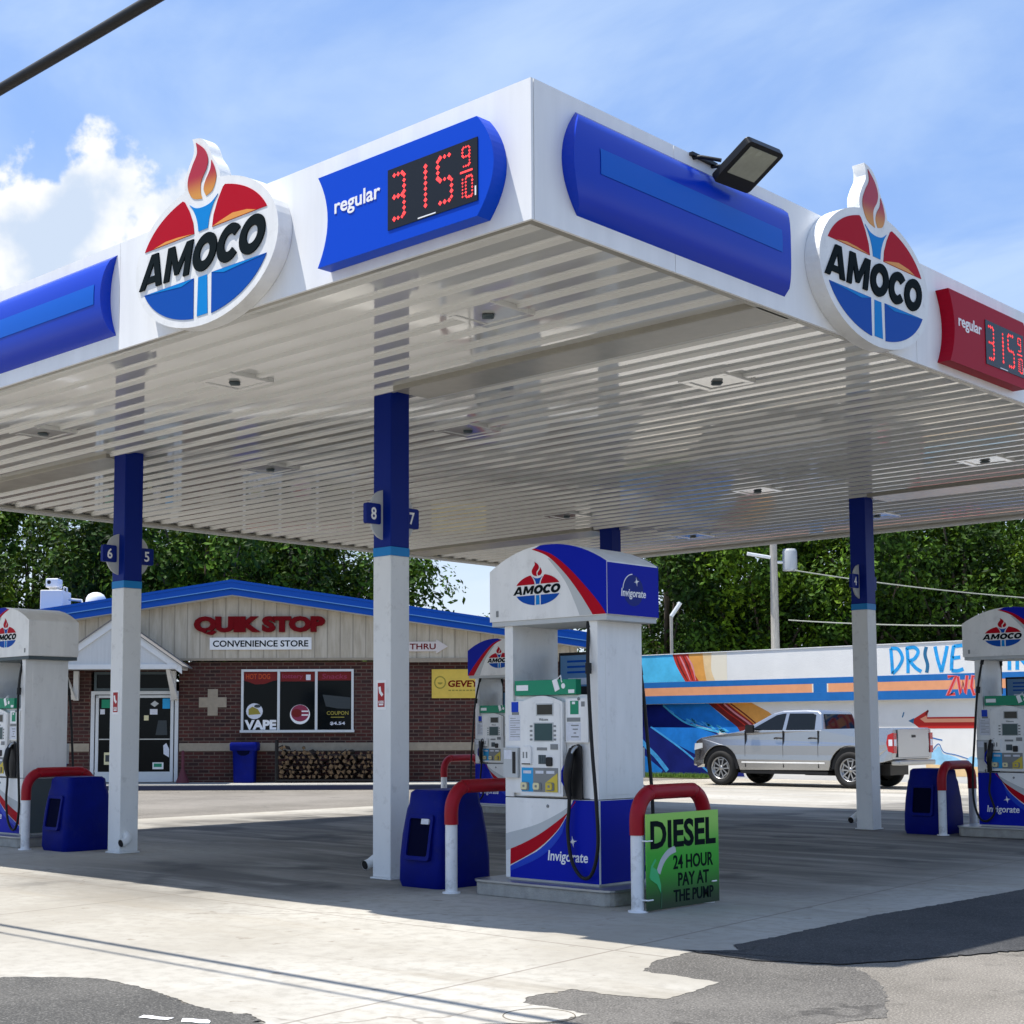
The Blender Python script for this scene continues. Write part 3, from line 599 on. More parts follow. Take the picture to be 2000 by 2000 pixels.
def arch(x): return 2.655+.18*(1-(abs(x)/.62)**2.1)
def pump(x, y, label, hs, ls, ns, plain=False):
    """hs: side of the blue on the header, ls: side of the blue on the base, ns: nozzle side (+1 right, -1 left)"""
    t_ = thing('fuel_pump', label, 'fuel pump', (x, y, .13), 0, 'fuel pumps below the canopy')
    Z = -.13
    d0, d1 = -.30, .28                      # front and back of the cabinet in y
    X = lambda px: -.49+(px-210)/1142
    Zp = lambda py: .80+(1690-py)/1506
    def part(n, mb, ms, par=t_, **k): return mb.build(n, ms, par, loc=(0, 0, Z) if par is t_ else None, **k)
    # base cabinet
    mb = MB(); mb.box(-.49, .49, d0, d1, .145, .795); part('base_cabinet', mb, [W_ if hs > 0 or not plain else W_], bevel=.008)
    MB().box(-.47, .47, d0+.02, d1-.02, .13, .146).build('plinth', STEEL, t_, loc=(0, 0, Z))
    for M, sg in ((FY(d0-.0005), 1), (FYp(d1+.0005), -1)):
        f = lambda pts: [(ls*p[0], p[1]) for p in pts]
        mb = MB()
        gt = sm2([(-.485, .50), (-.15, .585), (.12, .70), (.26, .79)]); rt_ = sm2([(-.485, .36), (-.28, .435), (-.08, .53), (.155, .675), (.26, .775)])
        rl = sm2([(-.435, .25), (-.15, .385), (.06, .54), (.165, .67), (.255, .785)])
        mb.poly(f(gt+rt_[::-1]), M, 0, .0015, 0); mb.poly(f(rt_[2:]+rl[::-1]), M, 0, .0028, 1)
        bl = sm2([(-.435, .24), (-.15, .37), (.06, .53), (.165, .66), (.235, .79)])
        mb.poly(f(bl+[(.488, .79), (.488, .15), (-.435, .15)]), M, 0, .0022, 2)
        bl2 = sm2([(-.435, .20), (-.15, .31), (.02, .42), (.12, .53)]); mb.poly(f([bl[0]]+bl[6:-6]+bl2[::-1]), M, .0022, .0034, 3)
        part('swoosh_decal', mb, [LGREY, RED, NAVY, PBLUE2])
        mb = MB(); invigorate(mb, M @ Matrix.Translation((0, 0, .003)), .41, ls*.175, .335, 0); part('base_lettering', mb, WHITE)
    side = NAVY if ls > 0 else (DGREY)
    if ls > 0 or plain:
        mb = MB(); mb.box(.4902, .4935, d0+.02, d1-.005, .15, .79); part('side_panel', mb, side)
    # end posts
    for s in (-1, 1):
        mb = MB(); mb.box(min(s*.40, s*.49), max(s*.40, s*.49), d0+.005, d1-.005, .80, 2.22); mb.box(min(s*.49, s*.4925), max(s*.49, s*.4925), d0+.10, d1-.10, .83, 2.15); part('end_post', mb, W_, bevel=.006)
    MB().box(-.40, .40, .26, .275, 1.60, 2.2).build('cable_duct', LGREY, t_, loc=(0, 0, Z)) if False else None
    # head cabinet between the posts
    mb = MB(); mb.box(-.40, .40, d0+.03, d1-.03, .80, 1.62); part('head_cabinet', mb, W_, bevel=.008)
    for M, nm in ((FY(d0+.03), 1), (FYp(d1-.03), 0)):
        mb = MB(); top = [(X(430), .815), (X(940), .815), (X(940), 1.565)]+[(X(430)+(X(940)-X(430))*(1-i/10), 1.565+.05*math.sin(PI*i/10)) for i in range(1, 10)]+[(X(430), 1.565)]
        if nm == 0 and False: pass
        mb.poly(top, M, 0, .055); bz = part('display_bezel', mb, [W_], bevel=.012)
        Mb = M @ Matrix.Translation((0, 0, .0555))
        inn = [(X(480), .84), (X(915), .84), (X(915), 1.545)]+[(X(480)+(X(915)-X(480))*(1-i/10), 1.545+.03*math.sin(PI*i/10)) for i in range(1, 10)]+[(X(480), 1.545)]
        mb = MB(); mb.poly(inn, Mb, 0, .004); mb.build('display_plate', [LGREY if False else W_], bz)
        Mb = Mb @ Matrix.Translation((0, 0, .0042)); zz = lambda a, b: (Zp(b), Zp(a))
        mb = MB(); mb.poly(rect(X(630), X(840), *zz(555, 705)), Mb, 0, .003, 1); mb.poly(rect(X(645), X(828), *zz(570, 690)), Mb, .003, .0045, 0); mb.build('price_screen', [SCRD, LGREY], bz)
        mb = MB(); mb.poly(rect(X(600), X(840), *zz(785, 1015)), Mb, 0, .003, 1); mb.poly(rect(X(612), X(828), *zz(797, 1003)), Mb, .003, .0045, 0); mb.build('main_screen', [SCREEN, LGREY], bz)
        for py in (830, 885, 940, 990):
            for px in (570, 855): MB().poly(rect(X(px-14), X(px+14), Zp(py+12), Zp(py-12)), Mb, 0, .004).build('screen_key', MGREY, bz)
        mb = MB(); mb.text('Welcome', X(775)-X(665), .022, Mb, 0, .002, .01, 0, (X(775)+X(665))/2, Zp(748)); mb.build('screen_caption', MGREY, bz)
        mb = MB()
        for i in range(3):
            for j in range(4): mb.poly(rect(X(662+i*27), X(682+i*27), Zp(1200+j*25), Zp(1182+j*25)), Mb, 0, .006)
        mb.poly(rect(X(655), X(745), Zp(1285), Zp(1175)), Mb, 0, .002); mb.build('keypad', DGREY, bz)
        mb = MB(); mb.poly(rrect(X(757), X(825), Zp(1310), Zp(1200), .012), Mb, 0, .014); mb.build('card_reader', BLK, bz)
        mb = MB(); mb.poly(rect(X(805), X(890), Zp(1110), Zp(1045)), Mb, 0, .006); mb.poly(rect(X(640), X(760), Zp(1120), Zp(1085)), Mb, 0, .004); mb.build('call_button', MGREY, bz)
        mb = MB(); mb.poly(rrect(X(465), X(580), Zp(1295), Zp(1075), .01), Mb, 0, .02, 0); mb.poly(rect(X(470), X(575), Zp(1292), Zp(1278)), Mb, .02, .022, 1)
        for px in (492, 530): mb.poly(rect(X(px-9), X(px+9), Zp(1215), Zp(1140)), Mb, .02, .021, 2)
        mb.build('receipt_slot', [W_, BLK, MGREY], bz)
        mb = MB()
        for i, (p0, p1) in enumerate(((450, 592), (592, 738), (738, 890))): mb.poly(rect(X(p0), X(p1), Zp(1620), Zp(1330)), Mb, 0, .003, i)
        mb.poly([(X(740), Zp(1510)), (X(885), Zp(1390)), (X(885), Zp(1620)), (X(740), Zp(1620))], Mb, .003, .0042, 3)
        for p in (520, 670, 800): mb.poly(rect(X(p-48), X(p+48), Zp(1400), Zp(1365)), Mb, .003, .0045, 4)
        mb.build('grade_panel', [PBLU, MGREY, MGREY, YEL, PAPER], bz)
        for px, m in ((490, PALEY), (640, PALEY), (795, YEL)):
            mb = MB(); mb.poly(rrect(X(px-42), X(px+52), Zp(1605), Zp(1505), .015), Mb, .003, .012, 1); mb.poly(rrect(X(px-38), X(px+36), Zp(1592), Zp(1510), .015), Mb, .012, .02, 0); mb.poly(rrect(X(px-14), X(px+12), Zp(1566), Zp(1536), .006), Mb, .02, .021, 1); mb.build('grade_button', [m, MGREY], bz)
        Ms = M
        mb = MB(); mb.poly(rect(X(297), X(382), *zz(530, 655)), Ms, .03, .033, 0); mb.poly(rect(X(262), X(428), *zz(690, 1005)), Ms, .03, .032, 1); mb.poly(rect(X(300), X(390), *zz(655, 690)), Ms, .03, .0315, 2)
        for i in range(9): mb.poly(rect(X(280), X(400 if i % 3 else 350), Zp(735+i*28), Zp(728+i*28)), Ms, .032, .0326, 2)
        mb.poly(rect(X(252), X(430), Zp(1640), Zp(520)), Ms, 0, .03, 3); part('notices', mb, [PBLUE2, PAPER, MGREY, W_])
        mb = MB(); mb.poly(rect(X(225), X(402), Zp(1455), Zp(1092)), Ms, .03, .065, 0); mb.poly(rect(X(338), X(378), Zp(1405), Zp(1140)), Ms, .065, .067, 1); mb.poly(rect(X(235), X(330), Zp(1230), Zp(1120)), Ms, .065, .066, 2); part('payment_box', mb, [LGREY, BLK, PAPER], bevel=.004)
        mb = MB(); mb.poly(rect(X(955), X(1215), Zp(1025), Zp(500)), Ms, 0, .03, 3); mb.poly(rect(X(985), X(1132), *zz(512, 722)), Ms, .03, .0315, 4); mb.poly(rect(X(1012), X(1110), *zz(530, 690)), Ms, .0315, .033, 0); mb.poly(rect(X(1035), X(1070), *zz(540, 570)), Ms, .033, .034, 4)
        mb.poly(rect(X(972), X(1128), *zz(730, 778)), Ms, .03, .032, 2); mb.poly(rect(X(962), X(1132), *zz(788, 1002)), Ms, .03, .032, 1); mb.poly(rect(X(1140), X(1180), *zz(540, 600)), Ms, .03, .032, 2)
        for i, (a_, b_) in enumerate(((1020, 1110), (1040, 1100), (1050, 1080), (1020, 1110))): mb.poly(rect(X(a_), X(b_), Zp(830+i*45), Zp(815+i*45)), Ms, .032, .0325, 2)
        part('instruction_decals', mb, [GREEN, PAPER, MGREY, W_, WHITE])
        # green topper
        mb = MB(); mb.poly(rect(X(355), X(1092), 1.622, 1.742), Ms, -.02, .045, 0); mb.poly(rect(X(375), X(520), 1.66, 1.705), Ms, .045, .047, 1); mb.poly(rect(X(1005), X(1075), 1.632, 1.66), Ms, .045, .047, 1); mb.poly([(X(815), 1.735), (X(868), 1.75), (X(905), 1.665), (X(850), 1.645)], Ms, .045, .049, 1)
        mb.tube([M @ Vector((X(870), 1.74, .047)), M @ Vector((X(900), 1.775, .03)), M @ Vector((X(930), 1.72, .047))], .006, 6, 1); mb.poly(ell(.02, .022, 0, 360, 12, X(945), 1.69)[:-1], Ms, .045, .047, 1)
        part('green_topper', mb, [GREEN, WHITE])
        # nozzle boot, nozzle
        c = .27*ns*(1 if M.col[0][0] > 0 else -1); s_ = 1 if c > 0 else -1
        mb = MB(); mb.poly([(c-.085, .80), (c-.085, .98), (c-.075, 1.14), (c-.03, 1.215), (c+.035, 1.23), (c+.065, 1.21), (c+.07, .80)], Ms, .03, .05); part('nozzle_boot', mb, BLK, bevel=.006)
        nz2 = bpy.data.objects.new('nozzle', None); COL.objects.link(nz2); nz2.parent = t_; nz2.location = (0, 0, Z)
        P3 = lambda u, v, w: M @ Vector((u, v, w))
        mb = MB(); mb.tube([P3(c-.02, 1.19, .06), P3(c-.01, 1.12, .10), P3(c-.02, 1.0, .12), P3(c-.035, .90, .10), P3(c-.03, .82, .085)], [.024, .034, .036, .028, .022], 10); mb.build('nozzle_handle', BLK, nz2)
        mb = MB(); mb.tube([P3(c-.03, 1.08, .12), P3(c-.075, 1.02, .115), P3(c-.085, .94, .105), P3(c-.045, .88, .10)], .010, 8); mb.build('trigger_guard', NAVY, nz2)
        mb = MB(); mb.tube([P3(c-.01, 1.13, .10), P3(c+.01, 1.19, .075), P3(c+.02, 1.21, .045)], .014, 8); mb.build('spout', STEEL, nz2)
        # hose: header -> down -> loop -> nozzle
        oz = .09; hx = c+s_*.25
        path = smooth([P3(c+s_*.12, 2.22, .0), P3(c+s_*.15, 1.95, .06), P3(c+s_*.18, 1.65, .09), P3(c+s_*.215, 1.2, .10), P3(c+s_*.25, .80, .10), P3(c+s_*.255, .45, .09), P3(c+s_*.19, .235, .085), P3(c+s_*.09, .20, .085), P3(c-s_*.01, .32, .085), P3(c-.05, .55, .085), P3(c-.035, .72, .085), P3(c-.03, .83, .085)], 7)
        mb = MB(); mb.tube(path, .0145, 8); mb.tube([P3(c+s_*.12, 2.22, .0), P3(c+s_*.128, 2.14, .018)], .022, 10); mb.tube([P3(c+s_*.16, 1.86, .066), P3(c+s_*.166, 1.78, .074)], .026, 10); part('hose', mb, RUB)
    mb = MB(); mb.box(-.486, .486, d0+.004, d1-.004, .7948, .8008); part('door_seam', mb, BLK)
    for u, zq in ((-.03, .735), (.30, 1.585)): mb = MB(); mb.lathe([(.001, .006), (.012, .006), (.014, 0)], 10, M=frame(u, d0-.0006 if zq < .8 else d0-.002, zq, (1, 0, 0), (0, -1, 0))); part('lock', mb, MGREY)
    # advert screen on the back
    mb = MB(); mb.box(-.30, .30, .17, .23, 1.62, 1.985, 0); mb.box(-.275, .275, .160, .171, 1.70, 1.96, 1)
    for i, zq in enumerate((1.90, 1.855, 1.81)): mb.box(-.20, .16, .157, .1605, zq, zq+.018, 2)
    mb.box(-.19, .10, .157, .1605, 1.715, 1.77, 3); part('advert_screen', mb, [BLK, mat('advert_blue', (.12, .25, .42), .3), EBLUE, PAPER], bevel=.004)
    # header
    hd = bpy.data.objects.new('header', None); COL.objects.link(hd); hd.parent = t_; hd.location = (0, 0, Z)
    y0, y1 = -.335, .335; xsn = [-.62+1.24*i/20 for i in range(21)]
    mb = MB(); out = [(-.62, 2.235), (.62, 2.235)]+[(x_, arch(x_)) for x_ in xsn[::-1]]
    mb.poly(out, FY(y0), -(y1-y0), 0); mb.build('header_shell', W_, hd, bevel=.012)
    MB().box(-.605, .605, y0+.012, y1-.012, 2.195, 2.2345).build('header_skirt', LGREY if not (plain) else DGREY, hd)
    for M in (FY(y0-.0006), FYp(y1+.0006)):
        h = hs if M.col[0][0] > 0 else -hs
        f = lambda pts: [(h*p[0], p[1]) for p in pts]
        gl = sm2([(.02, 2.72), (.195, 2.53), (.296, 2.35), (.347, 2.24)]); rl = sm2([(-.15, 2.806), (.023, 2.735), (.195, 2.59), (.347, 2.42), (.48, 2.24)]); rr_ = sm2([(-.12, 2.812), (.06, 2.75), (.245, 2.62), (.448, 2.43), (.56, 2.31), (.612, 2.24)])
        mb = MB(); mb.poly(f(gl+rl[:6:-1]), M, 0, .0015, 0); mb.poly(f(rl+rr_[::-1]), M, 0, .003, 1)
        mb.poly(f(rr_+[(.6195, 2.24)]+[(x_, arch(x_)-.001) for x_ in xsn[::-1] if -.1 < x_]), M, 0, .002, 2)
        mb.build('header_decal', [LGREY, RED, NAVY], hd)
        mb = MB(); mini_emblem(mb, M @ Matrix.Translation((-.09*h, 2.475, 0)), .27); mb.build('emblem', [RED, EBLUE, ESKY, INK], hd)
    sM = FX(.6206) if hs > 0 else FXm(-.6206)
    mb = MB(); mb.poly(rect(y0+.006, y1-.006, 2.24, 2.645) if hs > 0 else rect(-y1+.006, -y0-.006, 2.24, 2.645), sM, 0, .002, 0)
    mb.poly(ell(.13, .125, 0, 360, 24, .0, 2.44)[:-1], sM, .002, .003, 1); invigorate(mb, sM @ Matrix.Translation((0, 0, .003)), .32, 0, 2.41, 2)
    mb2 = MB(); mb2.poly(rect(-.535*hs-.012, -.535*hs+.012, 2.275, 2.325), FY(y0-.0006), 0, .004); mb2.build('header_lock', MGREY, hd)
    arcp = ell(.135, .13, 95, 175, 10, 0, 2.44); mb.ribbon(arcp, .007, sM, 2, .0035)
    mb.build('side_decal', [NAVY, COLB, WHITE], hd)
    return t_
def island(x, y, label):
    t_ = thing('pump_island', label, 'pump island', (x, y, .004), 0, 'concrete islands below the pumps')
    MB().poly(rrect(-.72, .72, -.46, .46, .10), Matrix.Identity(4), 0, .105).build('kerb', CONC, t_, bevel=.01)
    MB().poly(rrect(-.735, .735, -.475, .475, .11), Matrix.Identity(4), .105, .126).build('steel_edge', STEEL, t_, bevel=.006)
    return t_
PY1, PY2 = 2.83, 11.60
PX1, PX2 = -2.055, -10.70
island(PX1, PY1, 'concrete kerb island below the large front pump'); island(PX2, PY1, 'concrete kerb island at the left picture edge')
island(PX1, PY2, 'concrete kerb island below the back right pump'); island(PX2, PY2, 'concrete kerb island below the half-hidden back pump')
pump(PX1, PY1, 'large white and blue fuel pump in the centre, nozzle on its right', 1, 1, 1)
pump(PX2, PY1, 'white fuel pump cut by the left picture edge, plain grey right side', -1, -1, 1, plain=True)
pump(PX2, PY2, 'fuel pump mostly hidden behind the large central pump', -1, -1, -1)
pump(PX1, PY2, 'fuel pump at the right picture edge with its hose looped on the left', 1, -1, -1)

# hoop bollards
def hoop(x, y0, y1, label, proto=[None]):
    y = (y0+y1)/2
    if proto[0]: return dup(proto[0], (x, y, .004), 0, label)
    w = .43; t_ = thing('hoop_bollard', label, 'bollard', (x, y, .004), 0, 'white and red hoop bollards at the pump islands')
    for s in (-1, 1):
        mb = MB(); mb.tube([(0, s*w, 0), (0, s*w, .58)], .05, 16); mb.lathe([(.075, 0), (.075, .012), (.05, .014)], 16, M=Matrix.Translation((0, s*w, 0))); mb.build('post', BOLW, t_)
    path = [(0, -w, .56), (0, -w, .60)]+[(0, -w+.19-.19*math.cos(R(a_)), .66+.21*math.sin(R(a_))) for a_ in range(0, 91, 15)]+[(0, w-.19+.19*math.sin(R(a_)), .66+.21*math.cos(R(a_))) for a_ in range(0, 91, 15)]+[(0, w, .60), (0, w, .56)]
    mb = MB(); mb.tube(smooth(path, 3), .057, 16); mb.build('red_sleeve', REDV, t_); proto[0] = t_; return t_
hoop(-1.03, 2.31, 3.17, 'red-topped hoop bollard holding the green diesel sign')
hoop(-2.95, 2.31, 3.17, 'red-topped hoop bollard between the blue bin and the central pump')
hoop(-9.74, 2.31, 3.17, 'red-topped hoop bollard beside the leftmost blue bin')
hoop(-11.74, 11.12, 11.98, 'farther red-topped hoop bollard before the brick shop wall')
hoop(-2.94, 11.12, 11.98, 'red-topped hoop bollard beside the bin at the right edge')
hoop(-11.7, 2.31, 3.17, 'hoop bollard beyond the left pump'); hoop(-9.80, 11.12, 11.98, 'hoop bollard hidden behind the central pump')

# blue service bins
def bin_(x, y, label, proto=[None]):
    if proto[0]: return dup(proto[0], (x, y, .004), 0, label)
    t_ = thing('waste_bin', label, 'bin', (x, y, .004), 0, 'blue waste bins beside the columns')
    lv = [(0, .25, .31), (.05, .265, .325), (.25, .265, .32), (.45, .255, .30), (.66, .235, .265), (.70, .225, .25), (.80, .215, .24), (.825, .19, .21)]
    mb = MB(); rows_ = [[Vector((p[0], p[1], z)) for p in rrect(-a_, a_, -b_, b_, .06, 3)] for z, a_, b_ in lv]
    rows_ = [r+[r[0]] for r in rows_]; mb.grid([r for r in rows_][::1], 0, True); mb.add(rows_[-1][:-1], [tuple(range(len(rows_[-1])-1))], 0)
    mb.build('body', BINB, t_)
    for s in (-1, 1):
        Ms = frame(0, s*.305, .43, (-s, 0, 0), (0, s, 0)) @ Matrix.Rotation(R(-9), 4, 'X')
        Mt = Matrix.Translation((0, s*.306, .42)) @ Matrix.Rotation(s*R(9.5), 4, 'X') @ frame(0, 0, 0, (-s, 0, 0), (0, s, 0))
        mb = MB(); o_ = rrect(-.155, .155, -.19, .20, .03); i_ = rrect(-.125, .125, -.155, .165, .02); n_ = len(o_)
        mb.add([(p[0], p[1], .022) for p in o_]+[(p[0], p[1], .022) for p in i_]+[(p[0], p[1], -.01) for p in o_]+[(p[0], p[1], .004) for p in i_],
               [(k, (k+1) % n_, n_+(k+1) % n_, n_+k) for k in range(n_)]+[(k, 2*n_+k, 2*n_+(k+1) % n_, (k+1) % n_) for k in range(n_)]+[(n_+k, n_+(k+1) % n_, 3*n_+(k+1) % n_, 3*n_+k) for k in range(n_)], 0, False, Mt); mb.build('opening_rim', BINB, t_)
        MB().poly(i_, Mt, -.004, .005).build('opening', BINH, t_)
    proto[0] = t_; return t_
b78 = bin_(-3.44, 2.73, 'blue bin with a pale sticker beside the front column')
bin_(-9.32, 2.73, 'blue bin left, between a hoop bollard and the column')
bin_(-3.22, 11.45, 'blue bin at the right beside the back column'); bin_(-9.32, 11.45, 'blue bin hidden behind the central pump')
mb = MB(); mb.poly(rect(.02, .11, .12, .165), Matrix.Translation((0, -.318, .42)) @ Matrix.Rotation(-R(9.5), 4, 'X') @ frame(0, 0, 0, (1, 0, 0), (0, -1, 0)), -.002, .014); mb.build('sticker', PAPER, b78)

# diesel sign leaning on the hoop
ds = thing('diesel_sign', 'green diesel sign strapped to the hoop bollard by the pump', 'sign', (-.955, 2.765, .004))
M = FX(.012)
MB().poly(rect(-.455, .47, .012, .715), M, -.012, 0).build('board', DSIGN, ds)
mb = MB(); Mi = M @ Matrix.Translation((0, 0, .0003)); mb.text('DIESEL', .84, .21, Mi, 0, .002, .03, 0, .01, .56); mb.text('24 HOUR', .52, .105, Mi, 0, .002, .02, 0, .13, .345); mb.text('PAY AT', .40, .10, Mi, 0, .002, .02, 0, .13, .215); mb.text('THE PUMP', .52, .09, Mi, 0, .002, .02, 0, .13, .095); mb.build('lettering', INK, ds)
mb = MB(); mb.ribbon(sm2([(-.10, .445), (-.19, .42), (-.27, .36), (-.32, .28)]), .05, Mi, 0, .002); mb.poly([(-.40, .335), (-.33, .30), (-.29, .19), (-.29, .13), (-.34, .20), (-.42, .24)], Mi, 0, .0024, 1); mb.ribbon([(-.35, .38), (-.40, .33), (-.42, .25)], .02, Mi, 1, .002); mb.ribbon([(-.28, .14), (-.29, .02)], .012, Mi, 2, .002)
mb.build('nozzle_picture', [LGREY, mat('print_bright_green', (.05, .45, .16), .4), mat('print_dark_green', (.03, .10, .05), .4)], ds)
mb = MB()
for z, p in ((.17, .42), (.09, -.46), (.52, -.46)): mb.tube([(-.08, p, z), (.022, p, z), (.022, p+(.06 if p < 0 else -.06), z)], .006, 6)
mb.build('cable_ties', WHITE, ds)

# ------------------------------------------------------------------ shop
fh = Vector((-math.sin(YAW), math.cos(YAW), 0)); rh = Vector((math.cos(YAW), math.sin(YAW), 0))
def SP(u, w, z=0): v = Vector((CAM.x, CAM.y, 0))+fh*(35.5+w)+rh*u; return Vector((v.x, v.y, z))
shop = thing('shop_building', 'brick and beige board shop with a low blue gable roof', 'shop', SP(0, 0), YAW)
UL, UR, UP = -14.1, 2.42, -5.80          # wall ends and ridge position (u)
rz = lambda u: 4.93-.152*abs(u-UP)       # top of the roof edge
SF = FY(0)
def wall(u0, u1, z0, z1, y0, y1, m, name='brick_wall'): return MB().box(u0, u1, y0, y1, z0, z1).build(name, m, shop)
mb = MB()
for b in ((UL, -9.22, .12, 2.99), (-7.11, -5.62, .12, 2.99), (-9.22, -7.11, 2.76, 2.99), (-5.62, -2.93, 2.81, 2.99), (-5.62, -2.93, .12, 1.31), (-2.93, UR, .12, 2.99)): mb.box(b[0], b[1], 0, .25, b[2], b[3])
mb.box(UR-.25, UR, .25, 14, .12, 2.99); mb.box(UL, UL+.25, .25, 14, .12, 2.99); mb.box(UL, UR, 13.75, 14, .12, 2.99)
for i in range(14): mb.box(-7.0+i*.075, -6.94+i*.075, -.012, 0, 2.72, 2.98) if i % 2 else None
mb.build('brick_wall', BRICK, shop)
mb = MB(); gz = [(UL, 3.02), (UR, 3.02), (UR, rz(UR)-.30), (UP, rz(UP)-.30), (UL, rz(UL)-.30)]; mb.poly(gz, FY(-.14), -.25, 0)
for u in (UL, UR-.2): mb.box(u, u+.2, .115, 14, 2.99, rz(UR)-.25)
mb.build('gable_siding', SIDING, shop)
mb = MB(); mb.box(UL, -2.2, -.152, -.1395, 3.02, 3.075); mb.box(-2.2, UR, -.17, -.1395, 2.96, 3.06); mb.build('siding_trim', LIME, shop)
mb = MB()
for a_, b_ in ((UL, -9.24), (-7.09, UR)): mb.box(a_, b_, -.022, 0, .865, 1.055)
mb.build('stone_band', LIME, shop)
mb = MB(); mb.box(-6.63, -5.97, -.022, -.001, 1.905, 2.145); mb.box(-6.42, -6.18, -.022, -.001, 2.145, 2.34); mb.box(-6.42, -6.18, -.022, -.001, 1.71, 1.905); mb.build('stone_cross', LIME, shop)
# roof
e0, e1 = UL-.45, UR+.25
mb = MB(); up_ = [(e0, rz(e0)), (UP, rz(UP)), (e1, rz(e1))]
mb.poly(up_+[(e1, rz(e1)-.06), (UP, rz(UP)-.06), (e0, rz(e0)-.06)], FY(-.50), -14.7, 0); rf = mb.build('roof', ROOFB, shop)
mb = MB(); dn = lambda o: [(u, rz(u)-o) for u in (e0, UP, e1)]
mb.poly(dn(.0605)+dn(.20)[::-1], FY(-.485), -.05, 0); mb.poly(dn(.2005)+dn(.36)[::-1], FY(-.43), -.05, 0); mb.build('roof_fascia', ROOFB, rf)
mb = MB(); mb.poly(dn(.195)+dn(.215)[::-1], FY(-.492), -.03, 0); mb.build('gutter_edge_highlight', mat('pale_blue_highlight', (.12, .32, .65), .3), rf)  # pale strip painted as the highlight along the gutter
mb = MB(); mb.poly(dn(.3605)+dn(.375)[::-1], FY(-.40), -.40, 0); mb.build('eave_soffit', LGREY, rf)
# lettering and boards
mb = MB(); mb.text('QUIK STOP', 3.14, .45, FY(-.1405), 0, .09, .065, 0, -5.17, 3.85, .96); q = mb.build('shop_lettering', CHANL, shop)
cb = thing('board_sign', 'white convenience store board under the red shop letters', 'sign', SP(-5.145, -.14, 3.42), YAW)
MB().box(-1.215, 1.215, -.03, 0, -.145, .145).build('board', W_, cb)
mb = MB(); mb.text('CONVENIENCE STORE', 2.28, .155, FY(-.0305), 0, .003, .022); mb.build('lettering', INK, cb)
ar = thing('arrow_sign', 'pale drive thru arrow board on the beige siding', 'sign', SP(-1.75, -.14, 3.335), YAW)
MB().poly([(-.60, -.115), (.80, -.115), (.80, -.17), (1.08, 0), (.80, .17), (.80, .115), (-.60, .115)], FY(0), 0, .03).build('board', mat('pale_pink_board', (.62, .56, .52), .5), ar)
mb = MB(); mb.text('DRIVE THRU', 1.32, .14, FY(-.0305), 0, .003, .02, 0, .13, 0); mb.build('lettering', CHANL, ar)
yb = thing('yellow_banner', 'yellow banner with red letters on the brick wall', 'banner', SP(-.40, 0, 2.45), YAW)
MB().box(-.66, .66, -.03, 0, -.345, .345).build('board', YSIGN, yb)
mb = MB(); mb.text('GEVEY', .74, .16, FY(-.0305), 0, .003, .03, .1, .10, 0); mb.build('lettering', CHANL, yb)
mb = MB(); mb.ribbon(ell(.13, .14, 0, 360, 16, -.46, .03), .03, FY(-.0305), 0, .003); mb.poly(ell(.06, .05, 180, 360, 8, -.46, .03), FY(-.0305), 0, .003, 0)
for i in range(9): mb.poly(rect(-.26+i*.085, -.20+i*.085, -.175, -.145), FY(-.0305), 0, .003)
mb.build('printed_mark', OLIVE, yb)
# window
wn = bpy.data.objects.new('window', None); COL.objects.link(wn); wn.parent = shop; wn.location = (-4.275, 0, 0)
mb = MB(); f0, f1 = -1.345, 1.345
for b in ((f0, f1, 2.755, 2.81), (f0, f0+.055, 1.36, 2.755), (f1-.055, f1, 1.36, 2.755), (-.48, -.42, 1.36, 2.755), (.42, .48, 1.36, 2.755)): mb.box(b[0], b[1], -.03, .05, b[2], b[3])
mb.box(f0-.02, f1+.02, -.07, .05, 1.30, 1.36); mb.build('frame', ALU, wn)
MB().box(f0+.05, f1-.05, .02, .03, 1.355, 2.76).build('panes', GLASS, wn)
Mw = FY(.0195); RD = mat('poster_dark_red', (.16, .006, .005), .5); RO = mat('poster_orange_red', (.45, .06, .01), .5); GY = mat('reflection_and_print_grey', (.035, .045, .05), .4); PK = mat('badge_rose', (.26, .03, .07), .5)
def sticker(name, ms, par, fn): mb = MB(); fn(mb); return mb.build(name, ms, par)
sticker('poster_and_reflection', [RD, RO], wn, lambda m: (m.poly([(-1.29, 2.75), (-1.29, 2.54), (-1.2, 2.52), (-1.02, 2.45), (-.80, 2.46), (-.6, 2.53), (-.485, 2.55), (-.485, 2.75)], Mw, 0, .002, 0), m.text('HOT DOG', .58, .13, Mw, 1, .004, .02, 0, -.95, 2.64)))
sticker('poster_and_reflection', [RD, PK, PAPER], wn, lambda m: (m.poly(rect(-.415, .415, 2.52, 2.75), Mw, 0, .002, 0), m.text('lottery', .5, .14, Mw, 1, .004, .02, 0, -.12, 2.63), m.poly(rect(.20, .31, 2.55, 2.68), Mw, .002, .005, 2)))
sticker('poster_and_reflection', [RD, PK], wn, lambda m: (m.poly(rect(.485, 1.29, 2.54, 2.75), Mw, 0, .002, 0), m.text('Snacks', .6, .12, Mw, 1, .004, .01, .1, .88, 2.64)))
sticker('badge', [PAPER, OLIVE, GY], wn, lambda m: (m.poly(ell(.20, .19, 0, 360, 20, -1.03, 1.81)[:-1], Mw, 0, .003, 0), m.poly([(-1.17, 1.72), (-.88, 1.74), (-.95, 1.86), (-1.08, 1.92), (-1.17, 1.86)], Mw, .003, .005, 1), m.poly(ell(.08, .04, 0, 360, 10, -.96, 1.93)[:-1], Mw, .003, .0055, 2)))
sticker('white_lettering', WHITE, wn, lambda m: m.text('VAPE', .76, .235, Mw, 0, .004, .05, 0, -.885, 1.485))
